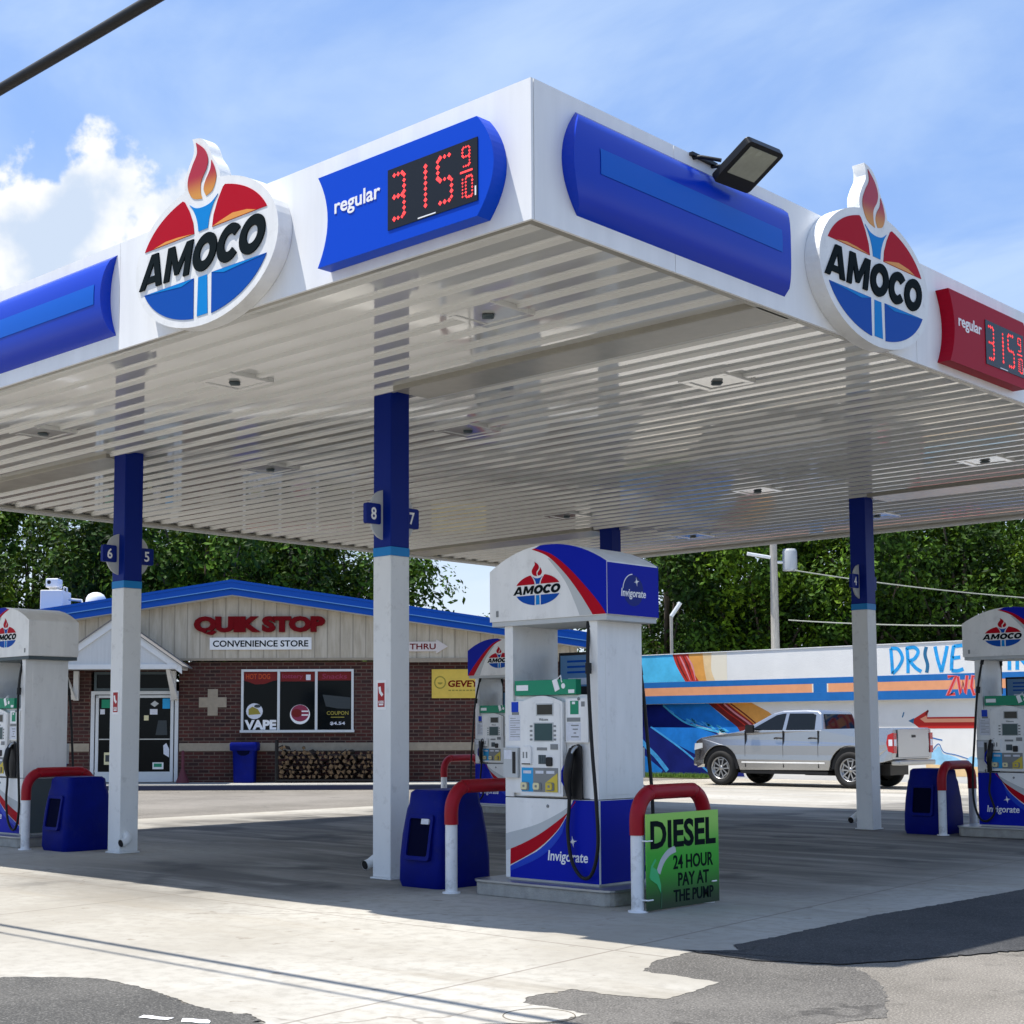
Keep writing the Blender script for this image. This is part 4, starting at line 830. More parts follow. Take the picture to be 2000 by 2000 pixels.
sticker('badge', [WHITE, PK, RD], wn, lambda m: (m.poly(ell(.24, .235, 0, 360, 24, .06, 1.73)[:-1], Mw, 0, .003, 0), m.poly(ell(.215, .20, 0, 360, 24, .06, 1.76)[:-1], Mw, .003, .0045, 1), m.poly(ell(.12, .10, 0, 360, 16, -.02, 1.76)[:-1], Mw, .0045, .006, 2), m.poly(rect(.10, .26, 1.79, 1.82), Mw, .0045, .006, 0), m.poly(rect(.10, .26, 1.70, 1.73), Mw, .0045, .006, 0)))
sticker('poster_and_reflection', GY, wn, lambda m: m.poly([(.60, 2.2), (1.27, 2.13), (1.27, 1.86), (.95, 1.87), (.68, 1.92)], Mw, 0, .002, 0))  # no poster: grey patch painted as a reflection in the pane
sticker('price_lettering', [OLIVE, PAPER], wn, lambda m: (m.text('COUPON', .52, .09, Mw, 0, .003, .02, 0, .96, 1.76), m.poly(rect(.80, 1.12, 1.65, 1.67), Mw, 0, .002, 0), m.text('$4.54', .36, .085, Mw, 1, .003, .03, 0, .96, 1.51)))
# door
dr = bpy.data.objects.new('door', None); COL.objects.link(dr); dr.parent = shop; dr.location = (-8.165, 0, 0)
mb = MB()
for b in ((-1.045, 1.045, 2.22, 2.30), (-1.045, -.96, .14, 2.22), (.96, 1.045, .14, 2.22), (-.93, .93, .14, .38), (-.93, -.86, .38, 2.2), (.86, .93, .38, 2.2), (-.05, .05, .38, 2.2), (-.93, .93, 2.14, 2.2)): mb.box(b[0], b[1], -.02, .06, b[2], b[3])
mb.build('frame', ALU, dr)
mb = MB(); mb.box(-.86, .86, .02, .035, .36, 2.16); mb.box(-.93, .93, .02, .035, 2.36, 2.72); mb.build('panes', GLASS, dr)
mb = MB()
for b in ((-.98, .98, 2.70, 2.76), (-.98, .98, 2.31, 2.37), (-.98, -.92, 2.37, 2.70), (.92, .98, 2.37, 2.70)): mb.box(b[0], b[1], -.015, .06, b[2], b[3])
mb.box(-.98, .98, .03, .2, 2.30, 2.31); mb.build('transom_frame', DGREY, dr)
mb = MB(); mb.box(-.85, .85, -.01, .02, 1.14, 1.165); mb.tube([(.10, -.02, 1.0), (.10, -.06, 1.05), (.10, -.06, 1.35), (.10, -.02, 1.4)], .012, 8); mb.build('push_bar', STEEL, dr)
Md_ = FY(.0195)
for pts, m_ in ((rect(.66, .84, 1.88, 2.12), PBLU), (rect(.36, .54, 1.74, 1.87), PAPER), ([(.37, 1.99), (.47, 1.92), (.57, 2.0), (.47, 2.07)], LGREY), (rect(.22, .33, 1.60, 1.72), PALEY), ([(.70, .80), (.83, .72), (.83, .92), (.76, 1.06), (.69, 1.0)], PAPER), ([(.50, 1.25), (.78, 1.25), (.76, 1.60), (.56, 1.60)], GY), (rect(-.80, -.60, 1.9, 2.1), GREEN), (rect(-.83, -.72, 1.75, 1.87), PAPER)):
    sticker('sticker', m_, dr, lambda m: m.poly(pts, Md_, 0, .003, 0))
sticker('sticker', [W_, GREEN], dr, lambda m: (m.poly(rect(.44, .70, .44, .60), Md_, 0, .003, 0), m.poly(rect(.47, .66, .49, .575), Md_, .003, .005, 1)))
sticker('sticker', [PALEY, GY], dr, lambda m: (m.poly(rect(-.72, -.55, .55, .84), Md_, 0, .003, 0), m.poly(rect(-.69, -.58, .62, .78), Md_, .003, .005, 1)))
# entrance porch
po = bpy.data.objects.new('entrance_porch', None); COL.objects.link(po); po.parent = shop; po.location = (-8.40, 0, 0)
pk, hw = 3.93, 1.46; pz = lambda u: pk-.70*abs(u)
mb = MB(); mb.poly([(-hw, 2.87), (hw, 2.87), (hw, pz(hw)-.06), (0, pk-.1), (-hw, pz(-hw)-.06)], FY(-1.15), -.06, 0); mb.build('gable_front', SIDING, po).data.materials[0] = mat('white_board_siding', (.58, .59, .58), .6, var=.08, stretch=(6, 1, .4))
mb = MB()
for s in (-1, 1): mb.poly([(0, pk+.02), (s*(hw+.12), pz(hw+.12)+.02), (s*(hw+.12), pz(hw+.12)-.16), (0, pk-.16)], FY(-1.19), -.05, 0)
mb.box(-hw-.02, hw+.02, -1.2, -1.14, 2.78, 2.89); mb.box(hw-.02, hw+.06, -1.14, -.14, 2.78, 2.92); mb.box(-hw-.06, -hw+.02, -1.14, -.14, 2.78, 2.92); mb.build('barge_boards', TRIMW, po)
mb = MB()
for s in (-1, 1): mb.add([(0, -1.24, pk+.05), (s*(hw+.16), -1.24, pz(hw+.16)+.05), (s*(hw+.16), -.10, pz(hw+.16)+.05), (0, -.10, pk+.05), (0, -1.24, pk+.022), (s*(hw+.16), -1.24, pz(hw+.16)+.022), (s*(hw+.16), -.10, pz(hw+.16)+.022), (0, -.10, pk+.022)], [(0, 1, 2, 3), (4, 7, 6, 5), (0, 4, 5, 1), (1, 5, 6, 2)], 0)
mb.build('porch_roof', SHING, po)
MB().box(-hw, hw, -1.13, -.15, 2.80, 2.815).build('porch_ceiling', LGREY, po)
for s in (-1, 1):
    mb = MB()
    mb.add([(s*1.19, -1.10, 2.78), (s*1.27, -1.10, 2.78), (s*1.27, -.92, 2.78), (s*1.19, -.92, 2.78), (s*1.19-s*.22+s*.17, -.14, 2.10), (s*1.27+s*.02, -.14, 2.10), (s*1.27+s*.02, -.02, 2.10), (s*1.19-s*.05, -.02, 2.10)], [(0, 1, 5, 4), (1, 2, 6, 5), (2, 3, 7, 6), (3, 0, 4, 7)], 0)
    a_, b_ = sorted((s*1.10, s*1.22)); mb.box(a_, b_, -.10, -.001, 2.08, 2.78); mb.build('bracket', TRIMW, po)
# pavement
mb = MB(); mb.poly([(UL-1, -1.75), (UR+.6, -1.75), (UR+.6, -.001), (UL-1, -.001)], Matrix.Identity(4), 0, .125); sw = mb.build('pavement', CONC, bevel=.012); sw.location = SP(0, 0); sw.rotation_euler.z = YAW; sw['kind'] = 'structure'
kf = MB().box(UL-1, UR+.6, -1.757, -1.7505, .01, .105).build('kerb_face', mat('kerb_dark_navy', (.03, .035, .07), .7), kind='structure'); kf.location = SP(0, 0); kf.rotation_euler.z = YAW  # thin dark navy strip along the kerb front
# roof equipment
ac = thing('rooftop_unit', 'white box of rooftop air conditioning behind the blue roof edge', 'air conditioner', SP(-10.48, 1.2, 4.0), YAW)
MB().box(-.275, .275, -.3, .5, .1, .83)  .build('lower_box', mat('sunlit_warm_white_metal', (.80, .76, .68), .5), ac, bevel=.02); mb = MB(); mb.box(-.18, .14, -.2, .2, .90, 1.13); mb.box(-.12, .10, -.1, .1, .83, .90); mb.build('upper_box', W_, ac, bevel=.03); mb = MB(); mb.tube([(.2, 0, .80), (.24, 0, .93), (.30, 0, .90), (.3, 0, .80)], .025, 8); mb.build('elbow_pipe', GALV, ac)  # lower box: sunlit warmth put into the white, against the blue skylight
MB().lathe([(.001, .021), (.05, .02)], 12, M=Matrix.Translation((-.09, -.18, 1.03)) @ Matrix.Rotation(R(90), 4, 'X')).build('fan_port', BLK, ac)
dm = thing('roof_ventilator', 'white domed roof ventilator behind the blue roof edge', 'vent', SP(-9.45, 1.2, 4.35), YAW)
MB().lathe([(.26, -.15), (.26, .18), (.24, .30), (.19, .38), (.10, .43), (.001, .445)], 20).build('dome', W_, dm)
pp = thing('roof_pipe', 'short pale pipe lying on the shop roof between box and dome', 'pipe', SP(-9.93, 1.2, 4.52), YAW); mb = MB(); mb.tube([(-.2, 0, .10), (.12, 0, .07), (.16, 0, -.1)], .035, 8); mb.build('pipe', GALV, pp)
# bin, rack of firewood by the wall
sb = thing('litter_bin', 'blue litter bin with dark mouth below the shop window', 'bin', SP(-5.46, -.38, .125), YAW)
mb = MB(); rows_ = [[Vector((p[0], p[1], z)) for p in rrect(-a_, a_, -a_*.9, a_*.9, .05, 3)] for z, a_ in ((0, .235), (.05, .24), (.74, .26), (.76, .32), (.90, .325), (.95, .30))]; rows_ = [r+[r[0]] for r in rows_]; mb.grid(rows_); mb.add(rows_[-1][:-1], [tuple(range(len(rows_[-1])-1))]); mb.build('body', BINB, sb)
MB().poly([(-.16, .0), (.16, 0), (.13, -.09), (.05, -.13), (-.05, -.13), (-.13, -.09)], FY(-.268, 0, .77), -.03, .012).build('mouth', BINH, sb)
rk = thing('firewood_rack', 'black steel rack holding firewood against the brick wall', 'rack', SP(-3.2, -.45, .125), YAW)
mb = MB()
for u in (-1.5, 1.45):
    for y in (-.16, .16): mb.box(u-.02, u+.02, y-.02, y+.02, 0, 1.0 if u < 0 else 1.02)
for z in (.06, .98): mb.box(-1.5, -1.5+.02, -.16, .16, z-.02, z+.02); mb.box(1.45-.02, 1.45, -.16, .16, z-.02, z+.02)
for y in (-.16, .16): mb.box(-1.5, 1.45, y-.02, y+.02, .04, .08)
mb.build('frame', BLK, rk)
logm = [mat('split_log_wood', (.13, .085, .045), .85, var=.7, scale=9), mat('log_bark', (.045, .032, .022), .95, var=.3, scale=20)]
protos = []
for k in range(6):
    n = random.choice((3, 3, 4, 6)); r = .066; pts = [(r*random.uniform(.75, 1.1)*math.cos(2*PI*i/n+k), r*random.uniform(.75, 1.1)*math.sin(2*PI*i/n+k)) for i in range(n)]
    protos.append(MB().poly(pts, FY(-.19), -.38, 0, 0, 1).build('firewood_log', logm))
cnt = 0
for row in range(8):
    for c_ in range(22):
        u = -1.40+c_*.131+(.065 if row % 2 else 0)+random.uniform(-.02, .02); z = .145+row*.112+random.uniform(-.012, .012)
        top = .92-.10*math.sin((u+1.4)*1.1)+random.uniform(-.10, .04)
        if z > top-.05 or u > 1.38: continue
        o = protos[cnt % 6] if cnt < 6 else protos[cnt % 6].copy()
        if cnt >= 6: COL.objects.link(o)
        p = SP(-3.2+u, -.45, .125+z); o.location = p; o.rotation_euler = (random.uniform(-.12, .12), random.uniform(0, 6), YAW+random.uniform(-.22, .22)); sc_ = random.uniform(.62, 1.18); o.scale = (sc_, random.uniform(.8, 1.1), sc_*random.uniform(.75, 1)); cnt += 1
        tag(o, 'split firewood log in the stack under the shop window', 'log', 'firewood logs stacked in the rack')
# low traffic cone-like post beside the door
pb = thing('door_post', 'slim dull red post on a square foot beside the shop door', 'post', SP(-6.93, -.35, .125), YAW)
mb = MB(); mb.lathe([(.16, 0), (.15, .06), (.10, .16), (.05, .30), (.04, .34), (.035, .75), (.001, .76)], 14); mb.build('post', mat('dull_red_plastic', (.12, .03, .04), .6), pb)

# ------------------------------------------------------------------ building with the painted wall
mu = thing('painted_building', 'long low white building with a blue and orange mural and drive thru lettering', 'building', (0, 28, 0))
MX0, MX1 = -22.2, 6.0
MWALL = mat('white_render_wall', (.74, .74, .72), .75, var=.06, scale=1.5, bump=.2, bscale=40)
MB().box(MX0, MX1, 0, 9, 0, 2.6).build('wall', MWALL, mu)
MB().box(MX0-.1, MX1+.1, -.16, 9.1, 2.06, 3.46).build('parapet', MWALL, mu)
MB().box(MX0-.13, MX1+.13, -.18, 9.13, 3.46, 3.48).build('coping', W_, mu)
LB = mat('mural_light_blue', (.08, .50, .78), .6, var=.18, scale=3); MB_ = mat('mural_bright_blue', (.01, .20, .66), .6, var=.25, scale=2.5); NV = mat('mural_navy', (.004, .012, .17), .6, var=.3, scale=2); CY = mat('mural_cyan', (.06, .36, .78), .6, var=.3, scale=6)
MR = mat('mural_red', (.52, .035, .02), .6, var=.35, scale=5); MDR = mat('mural_dark_red', (.17, .012, .01), .6, var=.3, scale=5); MO = mat('mural_orange', (.72, .33, .07), .6, var=.15, scale=3); MPO = mat('mural_pale_orange', (.76, .55, .30), .65, var=.1); MCR = mat('mural_cream', (.76, .70, .56), .7)
MST = mat('stripe_blue', (.012, .14, .42), .55, var=.1); MSO = mat('stripe_orange', (.76, .34, .17), .55, var=.08); MPI = mat('mural_pink_edge', (.66, .25, .28), .6); MDB = mat('drive_blue', (.02, .34, .74), .55, var=.25, scale=8); MDK = mat('drive_dark_teal', (.02, .14, .28), .6)
PF = FY(-.1605)
mb = MB()
cl = sm2([(-19.13, 3.455), (-18.98, 3.1), (-18.70, 2.68)]); c2_ = sm2([(-18.58, 3.455), (-18.48, 3.05), (-18.24, 2.68)]); c3_ = sm2([(-18.10, 3.455), (-18.05, 3.0), (-17.98, 2.68)]); c4_ = sm2([(-17.80, 3.455), (-17.82, 3.0), (-17.70, 2.68)]); c5_ = sm2([(-17.3, 3.455), (-17.3, 3.0), (-17.3, 2.68)])
mb.poly([(MX0, 3.455)]+cl+[(MX0, 2.68)], PF, 0, .002, 0); mb.poly(cl+c2_[::-1], PF, 0, .0022, 1); mb.poly(c2_+c3_[::-1], PF, 0, .0024, 2); mb.poly(c3_+c4_[::-1], PF, 0, .0022, 3); mb.poly(c4_+c5_[::-1], PF, 0, .002, 4)
for k in range(4): mb.ribbon(sm2([(-19.0+k*.12, 3.40), (-18.86+k*.13+random.uniform(-.03, .03), 3.1), (-18.62+k*.09, 2.70)]), [.02, .03, .04, .05, .05, .06, .05, .05, .04, .04, .03, .03, .02], PF, 5 if k % 2 == 0 else 6, .0036)
mb.build('parapet_mural', [LB, MR, MO, MPO, MCR, MDR, MPI], mu)
mb = MB(); mb.poly(rect(MX0, MX1, 2.52, 2.675), PF, 0, .004, 0); mb.poly(rect(MX0, MX1, 2.065, 2.29), PF, 0, .004, 0)
segs = [(-21.8, -14.62), (-14.22, -6.9), (-6.5, .5)]
xx = MX0
for a_, b_ in segs: mb.poly(rect(xx, a_, 2.2905, 2.5195), PF, 0, .004, 0); mb.poly(rect(a_, b_, 2.2905, 2.5195), PF, 0, .003, 1); mb.ribbon([(a_+.02, 2.295), (a_+.02, 2.515)], .04, PF, 2, .0045); mb.ribbon([(b_-.02, 2.295), (b_-.02, 2.515)], .04, PF, 2, .0045); xx = b_
mb.poly(rect(xx, MX1, 2.2905, 2.5195), PF, 0, .004, 0); mb.build('parapet_stripes', [MST, MSO, MCR], mu)
mb = MB(); G_ = FY(-.0005)
mb.poly([(MX0, 2.055), (-19.55, 2.055), (-18.9, 1.62), (-18.4, 1.42), (-17.8, 1.25), (-17.2, .9), (-16.9, .05), (MX0, .05)], G_, 0, .002, 0)
mb.poly(sm2([(-19.62, 2.055), (-19.22, 1.80), (-18.92, 1.62), (-18.46, 1.47), (-17.86, 1.33), (-17.3, 1.2)])+[(-16.6, 1.2), (-17.0, 1.42), (-17.43, 1.60), (-18.05, 2.055)], G_, .002, .0035, 1)
mb.poly([(-20.02, 1.40), (-18.41, 1.385), (-17.85, 1.22), (-17.2, .95), (-17.0, .55), (-18.5, .64), (-19.08, .89), (-19.63, 1.15)], G_, .002, .004, 1)
for pts, w_, mi in (([(-20.05, 1.42), (-19.6, 1.16), (-19.0, .80), (-18.49, .45), (-18.0, .1)], .05, 2), ([(-20.9, 1.6), (-20.3, .93), (-19.85, .55), (-19.48, .16)], .13, 2), ([(-19.6, 2.03), (-19.2, 1.74), (-18.8, 1.52), (-18.2, 1.36), (-17.7, 1.26)], .05, 3)): mb.ribbon(sm2(pts), w_, G_, mi, .0046)
mb.poly([(-21.5, 1.2), (-20.31, .62), (-19.65, .18), (-19.7, .06), (MX0, .06)], G_, .002, .0036, 1)
for k in range(26):
    t = random.random(); x_ = -19.3+1.9*t; z_ = 1.80-.50*t**.7+random.uniform(-.09, .06); mb.ribbon([(x_-.08, z_+.05), (x_, z_), (x_+random.uniform(.06, .14), z_-.04)], [.02, .05, .015], G_, random.choice((2, 3, 3)), .0055)
mb.poly([(-18.05, 2.055), (-17.40, 2.055), (-16.68, 1.55), (-16.2, 1.1), (-16.9, 1.1), (-17.12, 1.41)], G_, .002, .0050, 4)
mb.poly([(-17.40, 2.055), (-16.64, 2.055), (-16.10, 1.80), (-15.7, 1.5), (-15.9, 1.2), (-16.25, 1.2), (-16.68, 1.55)], G_, .002, .0044, 5)
for k in range(5): mb.ribbon(sm2([(-17.75+k*.11, 2.04), (-17.35+k*.11+random.uniform(-.04, .04), 1.78), (-16.9+k*.10, 1.48), (-16.6+k*.1, 1.2)]), .03+.01*(k % 3), G_, (6, 4, 7)[k % 3], .0062)
mb.build('wall_mural', [NV, MB_, CY, LB, MDR, MO, MR, MPI], mu)
# painted words: brush strokes
mb = MB(); z0, z1 = 2.72, 3.36
def word(L_, x): return [[(x+p[0], z0+(z1-z0)*p[1]) for p in s_] for s_ in L_]
GL = {'D': [[(0, 1), (.02, .5), (.03, 0)], [(0, 1), (.2, .95), (.31, .6), (.2, .25), (.03, 0)]], 'R': [[(.03, 1), (.05, .5), (.04, 0)], [(.0, .97), (.22, 1), (.33, .82), (.22, .55), (.06, .48)], [(.10, .48), (.25, .2), (.40, .05)]],
      'I': [[(.06, 1), (.02, .7), (.08, .3), (.05, 0)]], 'V': [[(0, 1), (.06, .5), (.15, 0)], [(.15, 0), (.24, .5), (.32, 1)]], 'E': [[(.08, 1), (.03, .6), (0, .05)], [(.08, .97), (.3, 1)], [(.04, .52), (.24, .55)], [(0, .05), (.16, .03), (.31, .1)]],
      'T': [[(0, .97), (.34, 1)], [(.17, .98), (.19, .5), (.16, 0)]], 'H': [[(0, 1), (.03, 0)], [(.30, 1), (.28, 0)], [(.02, .5), (.29, .53)]], 'U': [[(0, 1), (.02, .35), (.12, .02), (.24, .2), (.29, 1)]]}
x = -12.38
for ch, x in zip('DRIVETHRU', (-12.38, -11.97, -11.48, -11.19, -10.78, -10.05, -9.60, -9.17, -8.70)):
    for s_ in word(GL[ch], x): q = sm2(s_) if len(s_) > 2 else s_; mb.ribbon(q, .09, PF, 0 if ch not in 'I' else 1, .003)
for s_ in ([(-10.88, 2.60), (-10.66, 2.62), (-10.90, 2.14), (-10.70, 2.18)], [(-10.62, 2.60), (-10.56, 2.18), (-10.50, 2.48), (-10.44, 2.18), (-10.38, 2.62)], [(-10.10, 2.56), (-10.24, 2.6), (-10.28, 2.35), (-10.22, 2.16), (-10.08, 2.2)], [(-9.98, 2.6), (-9.95, 2.18)], [(-9.98, 2.6), (-9.8, 2.55), (-9.82, 2.4), (-9.95, 2.38)]):
    mb.ribbon(s_, .10, PF, 3, .0052); mb.ribbon(s_, .055, PF, 2, .0064)
mb.build('painted_words', [MDB, MDK, mat('painted_red', (.62, .04, .035), .55), MPI], mu)
mb = MB(); A = [(-11.98, 1.53), (-11.50, 1.80), (-11.53, 1.62), (-8.5, 1.62), (-8.5, 1.34), (-11.53, 1.34), (-11.55, 1.20)]
mb.poly(A, G_, 0, .003, 0); mb.poly([(-11.72, 1.58), (-11.55, 1.66), (-11.53, 1.58), (-8.5, 1.58), (-8.5, 1.49), (-11.6, 1.49)], G_, .003, .0045, 1); mb.poly([(-12.04, 1.53), (-11.88, 1.60), (-11.90, 1.46)], G_, .003, .0048, 2); mb.ribbon([(-12.15, 1.75), (-12.2, 1.62)], .03, G_, 2, .003); mb.ribbon([(-11.5, 1.79), (-11.56, 1.68)], .05, G_, 3, .005)
mb.build('painted_arrow', [mat('arrow_red', (.48, .02, .015), .55), mat('arrow_salmon', (.78, .34, .20), .55), MDK, MDR], mu)
mb = MB(); mb.poly(sm2([(-11.6, .62), (-11.37, .80), (-11.24, .90), (-11.14, .72), (-11.0, .69), (-10.8, .63), (-10.6, .54), (-10.41, .66), (-10.1, .60), (-9.6, .75), (-9.0, .6)])+[(-9.0, .42), (-10.3, .40), (-11.6, .45)], G_, 0, .003, 0); mb.poly([(-11.6, .46), (-10.3, .41), (-9, .43), (-9, .18), (-11.6, .16)], G_, 0, .0032, 1); mb.ribbon(sm2([(-11.5, .68), (-11.26, .96), (-11.12, .76), (-10.8, .69), (-10.5, .6)]), .02, G_, 2, .0045); mb.ribbon(sm2([(-11.45, 1.12), (-11.3, 1.08), (-11.15, 1.05)]), .03, G_, 2, .003)
mb.build('painted_hills', [mat('mural_pale_blue', (.30, .58, .80), .6, var=.2), MPO, MST], mu)
# grass strip and gravel by the wall
mb = MB(); rnd = random.Random(4)
for i in range(6500):
    x_ = rnd.uniform(-22, -17.6); y_ = rnd.uniform(26.9, 27.95); h_ = rnd.uniform(.06, .16); a_ = rnd.uniform(0, PI); dx, dy = .012*math.cos(a_), .012*math.sin(a_)
    mb.add([(x_-dx, y_-dy, .0), (x_+dx, y_+dy, .0), (x_+rnd.uniform(-.05, .05), y_+rnd.uniform(-.05, .05), h_)], [(0, 1, 2)], 0)
mb.build('grass_strip', mat('grass_green', (.13, .23, .035), .8, var=.4, scale=3), kind='stuff')
mb = MB(); mb.box(-22.2, -17.5, 26.86, 27.99, 0, .03); mb.build('verge', mat('verge_soil', (.10, .12, .04), .95, var=.3), kind='structure')
sheet('gravel', [(-18, 22.3), (-4, 21.7), (4, 27.9), (-17.4, 27.9), (-17.4, 26.8)], .004, asphalt('pale_gravel', (.27, .245, .20), (.40, .37, .31), 0), jitter=.05)
sheet('parking_line', [(SP(-8.6, -3.3).x, SP(-8.6, -3.3).y), (SP(-8.5, -3.3).x, SP(-8.5, -3.3).y), (SP(-9.4, -6.0).x, SP(-9.4, -6.0).y), (SP(-9.52, -6.0).x, SP(-9.52, -6.0).y)], .004, WHITE)

# ------------------------------------------------------------------ pickup truck (nose towards -x)
tr = thing('pickup_truck', 'silver crew-cab pickup truck parked before the painted wall', 'pickup', (-15.42, 24.33, 0))
tr.scale = (.965, .94, 1)
PAINT = mat('silver_paint', (.40, .41, .425), .27, metal=.9, coat=.3); TINT = mat('tinted_glass', (.006, .008, .010), .05, spec=.3); TYRE = mat('tyre_rubber', (.014, .014, .014), .75, bump=.2); ALLOY = mat('alloy', (.36, .36, .36), .35, metal=.8)
def arc(cx, r, a0, a1, n=12): return [(cx+r*math.cos(R(a0+(a1-a0)*i/n)), .43+r*math.sin(R(a0+(a1-a0)*i/n))) for i in range(n+1)]
prof = [(.10, .42), (.02, .55), (.0, .74), (.05, .95), (.10, 1.06), (.28, 1.13), (.70, 1.20), (1.25, 1.255), (1.50, 1.30), (3.70, 1.31), (3.74, 1.33), (5.48, 1.36), (5.54, 1.32), (5.56, 1.0), (5.53, .66), (5.30, .60), (4.98, .56)]+arc(4.45, .53, 8, 172)[0:]+[(3.88, .40), (1.43, .38)]+arc(.87, .53, 8, 172)
prof = prof[::-1]
hwd = .985
n = len(prof); mb = MB()
def hy(x_, z_):
    w = hwd
    if x_ < .5: w -= .16*((.5-x_)/.5)**2
    if z_ > 1.0: w -= .05*((z_-1.0)/.36)
    if z_ < .6: w -= .03
    return w
vsl = [(p[0], -hy(*p), p[1]) for p in prof]; vsr = [(p[0], hy(*p), p[1]) for p in prof]
skip = [i for i in range(n) if {prof[i], prof[(i+1) % n]} == {(3.74, 1.33), (5.48, 1.36)}]
mb.add(vsl+vsr, [tuple(range(n-1, -1, -1)), tuple(range(n, 2*n))]+[(i, (i+1) % n, (i+1) % n+n, i+n) for i in range(n) if i not in skip], 0)
ra, rb = (3.74, 1.33), (5.48, 1.36); h0 = hy(*ra); o_ = [(ra[0], -h0, ra[1]), (rb[0], -hy(*rb), rb[1]), (rb[0], hy(*rb), rb[1]), (ra[0], h0, ra[1])]; i_ = [(3.80, -.80, 1.335), (5.42, -.80, 1.355), (5.42, .80, 1.355), (3.80, .80, 1.335)]; bt = [(p[0], p[1], .82) for p in i_]
mb.add(o_+i_+bt, [(0, 1, 5, 4), (1, 2, 6, 5), (2, 3, 7, 6), (3, 0, 4, 7), (4, 5, 9, 8), (5, 6, 10, 9), (6, 7, 11, 10), (7, 4, 8, 11), (8, 9, 10, 11)], 0)
mb.build('body', PAINT, tr, bevel=.035, seg=3)
cp = [(1.42, 1.27), (2.30, 1.72), (2.55, 1.775), (3.2, 1.785), (3.52, 1.765), (3.62, 1.70), (3.72, 1.29)]
cy = lambda z_: .915-.20*max(0, (z_-1.28))/.5
mb = MB(); k = len(cp); mb.add([(p[0], -cy(p[1]), p[1]) for p in cp]+[(p[0], cy(p[1]), p[1]) for p in cp], [tuple(range(k)), tuple(range(2*k-1, k-1, -1))]+[((i+1) % k, i, i+k, (i+1) % k+k) for i in range(k)], 0); mb.build('cab_roof', PAINT, tr, bevel=.045, seg=3)
def sidewin(pts, s, off=.006): 
    vs = [(p[0], s*(cy(p[1])+off), p[1]) for p in pts]; vb = [(p[0], s*(cy(p[1])-.02), p[1]) for p in pts]; m_ = len(pts)
    return vs+vb, [tuple(range(m_)) if s < 0 else tuple(range(m_-1, -1, -1))]+[(i, i+m_, (i+1) % m_+m_, (i+1) % m_) for i in range(m_)]
w1 = [(1.72, 1.315), (2.40, 1.665), (2.60, 1.70), (2.66, 1.70), (2.62, 1.315)]; w2 = [(2.72, 1.315), (2.75, 1.70), (3.40, 1.695), (3.48, 1.66), (3.50, 1.32)]
for s in (-1, 1):
    mb = MB(); mb.add(*sidewin(w1, s)); mb.build('front_side_window', TINT, tr); mb = MB(); mb.add(*sidewin(w2, s)); mb.build('rear_side_window', TINT, tr)
mb = MB(); mb.add([(1.51, -.80, 1.325), (1.51, .80, 1.325), (2.26, .68, 1.71), (2.26, -.68, 1.71), (1.55, -.80, 1.31), (1.55, .80, 1.31), (2.3, .68, 1.69), (2.3, -.68, 1.69)], [(0, 1, 2, 3), (0, 4, 5, 1), (1, 5, 6, 2), (2, 6, 7, 3), (3, 7, 4, 0)]); mb.build('windscreen', TINT, tr)
mb = MB(); mb.add([(3.728, -.72, 1.34), (3.728, .72, 1.34), (3.642, .66, 1.68), (3.642, -.66, 1.68), (3.70, -.72, 1.34), (3.70, .72, 1.34), (3.61, .66, 1.68), (3.61, -.66, 1.68)], [(0, 1, 2, 3), (0, 4, 5, 1), (1, 5, 6, 2), (2, 6, 7, 3), (3, 7, 4, 0)]); mb.build('rear_window', TINT, tr)
for x_ in (.87, 4.45):
    for s in (-1, 1):
        wv = bpy.data.objects.new('wheel', None); COL.objects.link(wv); wv.parent = tr; wv.location = (x_, s*.86, .415); Mw_ = Matrix.Rotation(R(90)*(1 if s < 0 else -1), 4, 'X')
        mb = MB(); mb.lathe([(.27, -.13), (.37, -.135), (.408, -.10), (.415, 0), (.408, .10), (.37, .135), (.275, .125), (.27, .09)], 36, M=Mw_); mb.build('tyre', TYRE, wv)
        mb = MB(); mb.lathe([(.275, .10), (.265, .118), (.25, .118), (.245, .07), (.20, .04)], 32, M=Mw_); mb.lathe([(.001, .105), (.045, .105), (.06, .09), (.06, .04)], 16, M=Mw_)
        for q_ in range(5):
            Mr = Mw_ @ Matrix.Rotation(q_*2*PI/5+.3, 4, 'Z')
            for dx in (-1, 1): mb.poly([(.045, dx*.012), (.255, dx*.075-.014), (.255, dx*.075+.022), (.05, dx*.012+.03)] if dx > 0 else [(.045, -.012), (.255, -.075+.014), (.255, -.075-.022), (.05, -.042)], Mr, .05, .095)
            mb.poly([(.185, -.07), (.215, -.075), (.215, .075), (.185, .07)], Mr, .05, .09)
        mb.build('rim', ALLOY, wv); MB().lathe([(.001, .035), (.25, .035)], 28, M=Mw_).build('brake_well', BLK, wv)
        wl = MB(); P_ = [(x_+.50*math.cos(R(t)), .43+.50*math.sin(R(t))) for t in range(-4, 185, 8)]
        wl.poly(P_, FY(-.93 if s < 0 else .20), -.73, 0); wl.build('wheel_well', BLK, tr)
mb = MB(); mb.box(1.45, 3.86, -.955, .955, .30, .37); mb.box(.3, 5.2, -.45, .45, .30, .55); mb.tube([(3.0, -.5, .33), (3.9, -.55, .33)], .06, 8); mb.build('chassis', BLK, tr)
mb = MB(); mb.box(1.50, 3.80, -.995, -.975, .545, .575); mb.box(1.50, 3.80, .975, .995, .545, .575); mb.build('side_moulding', W_, tr, bevel=.006)
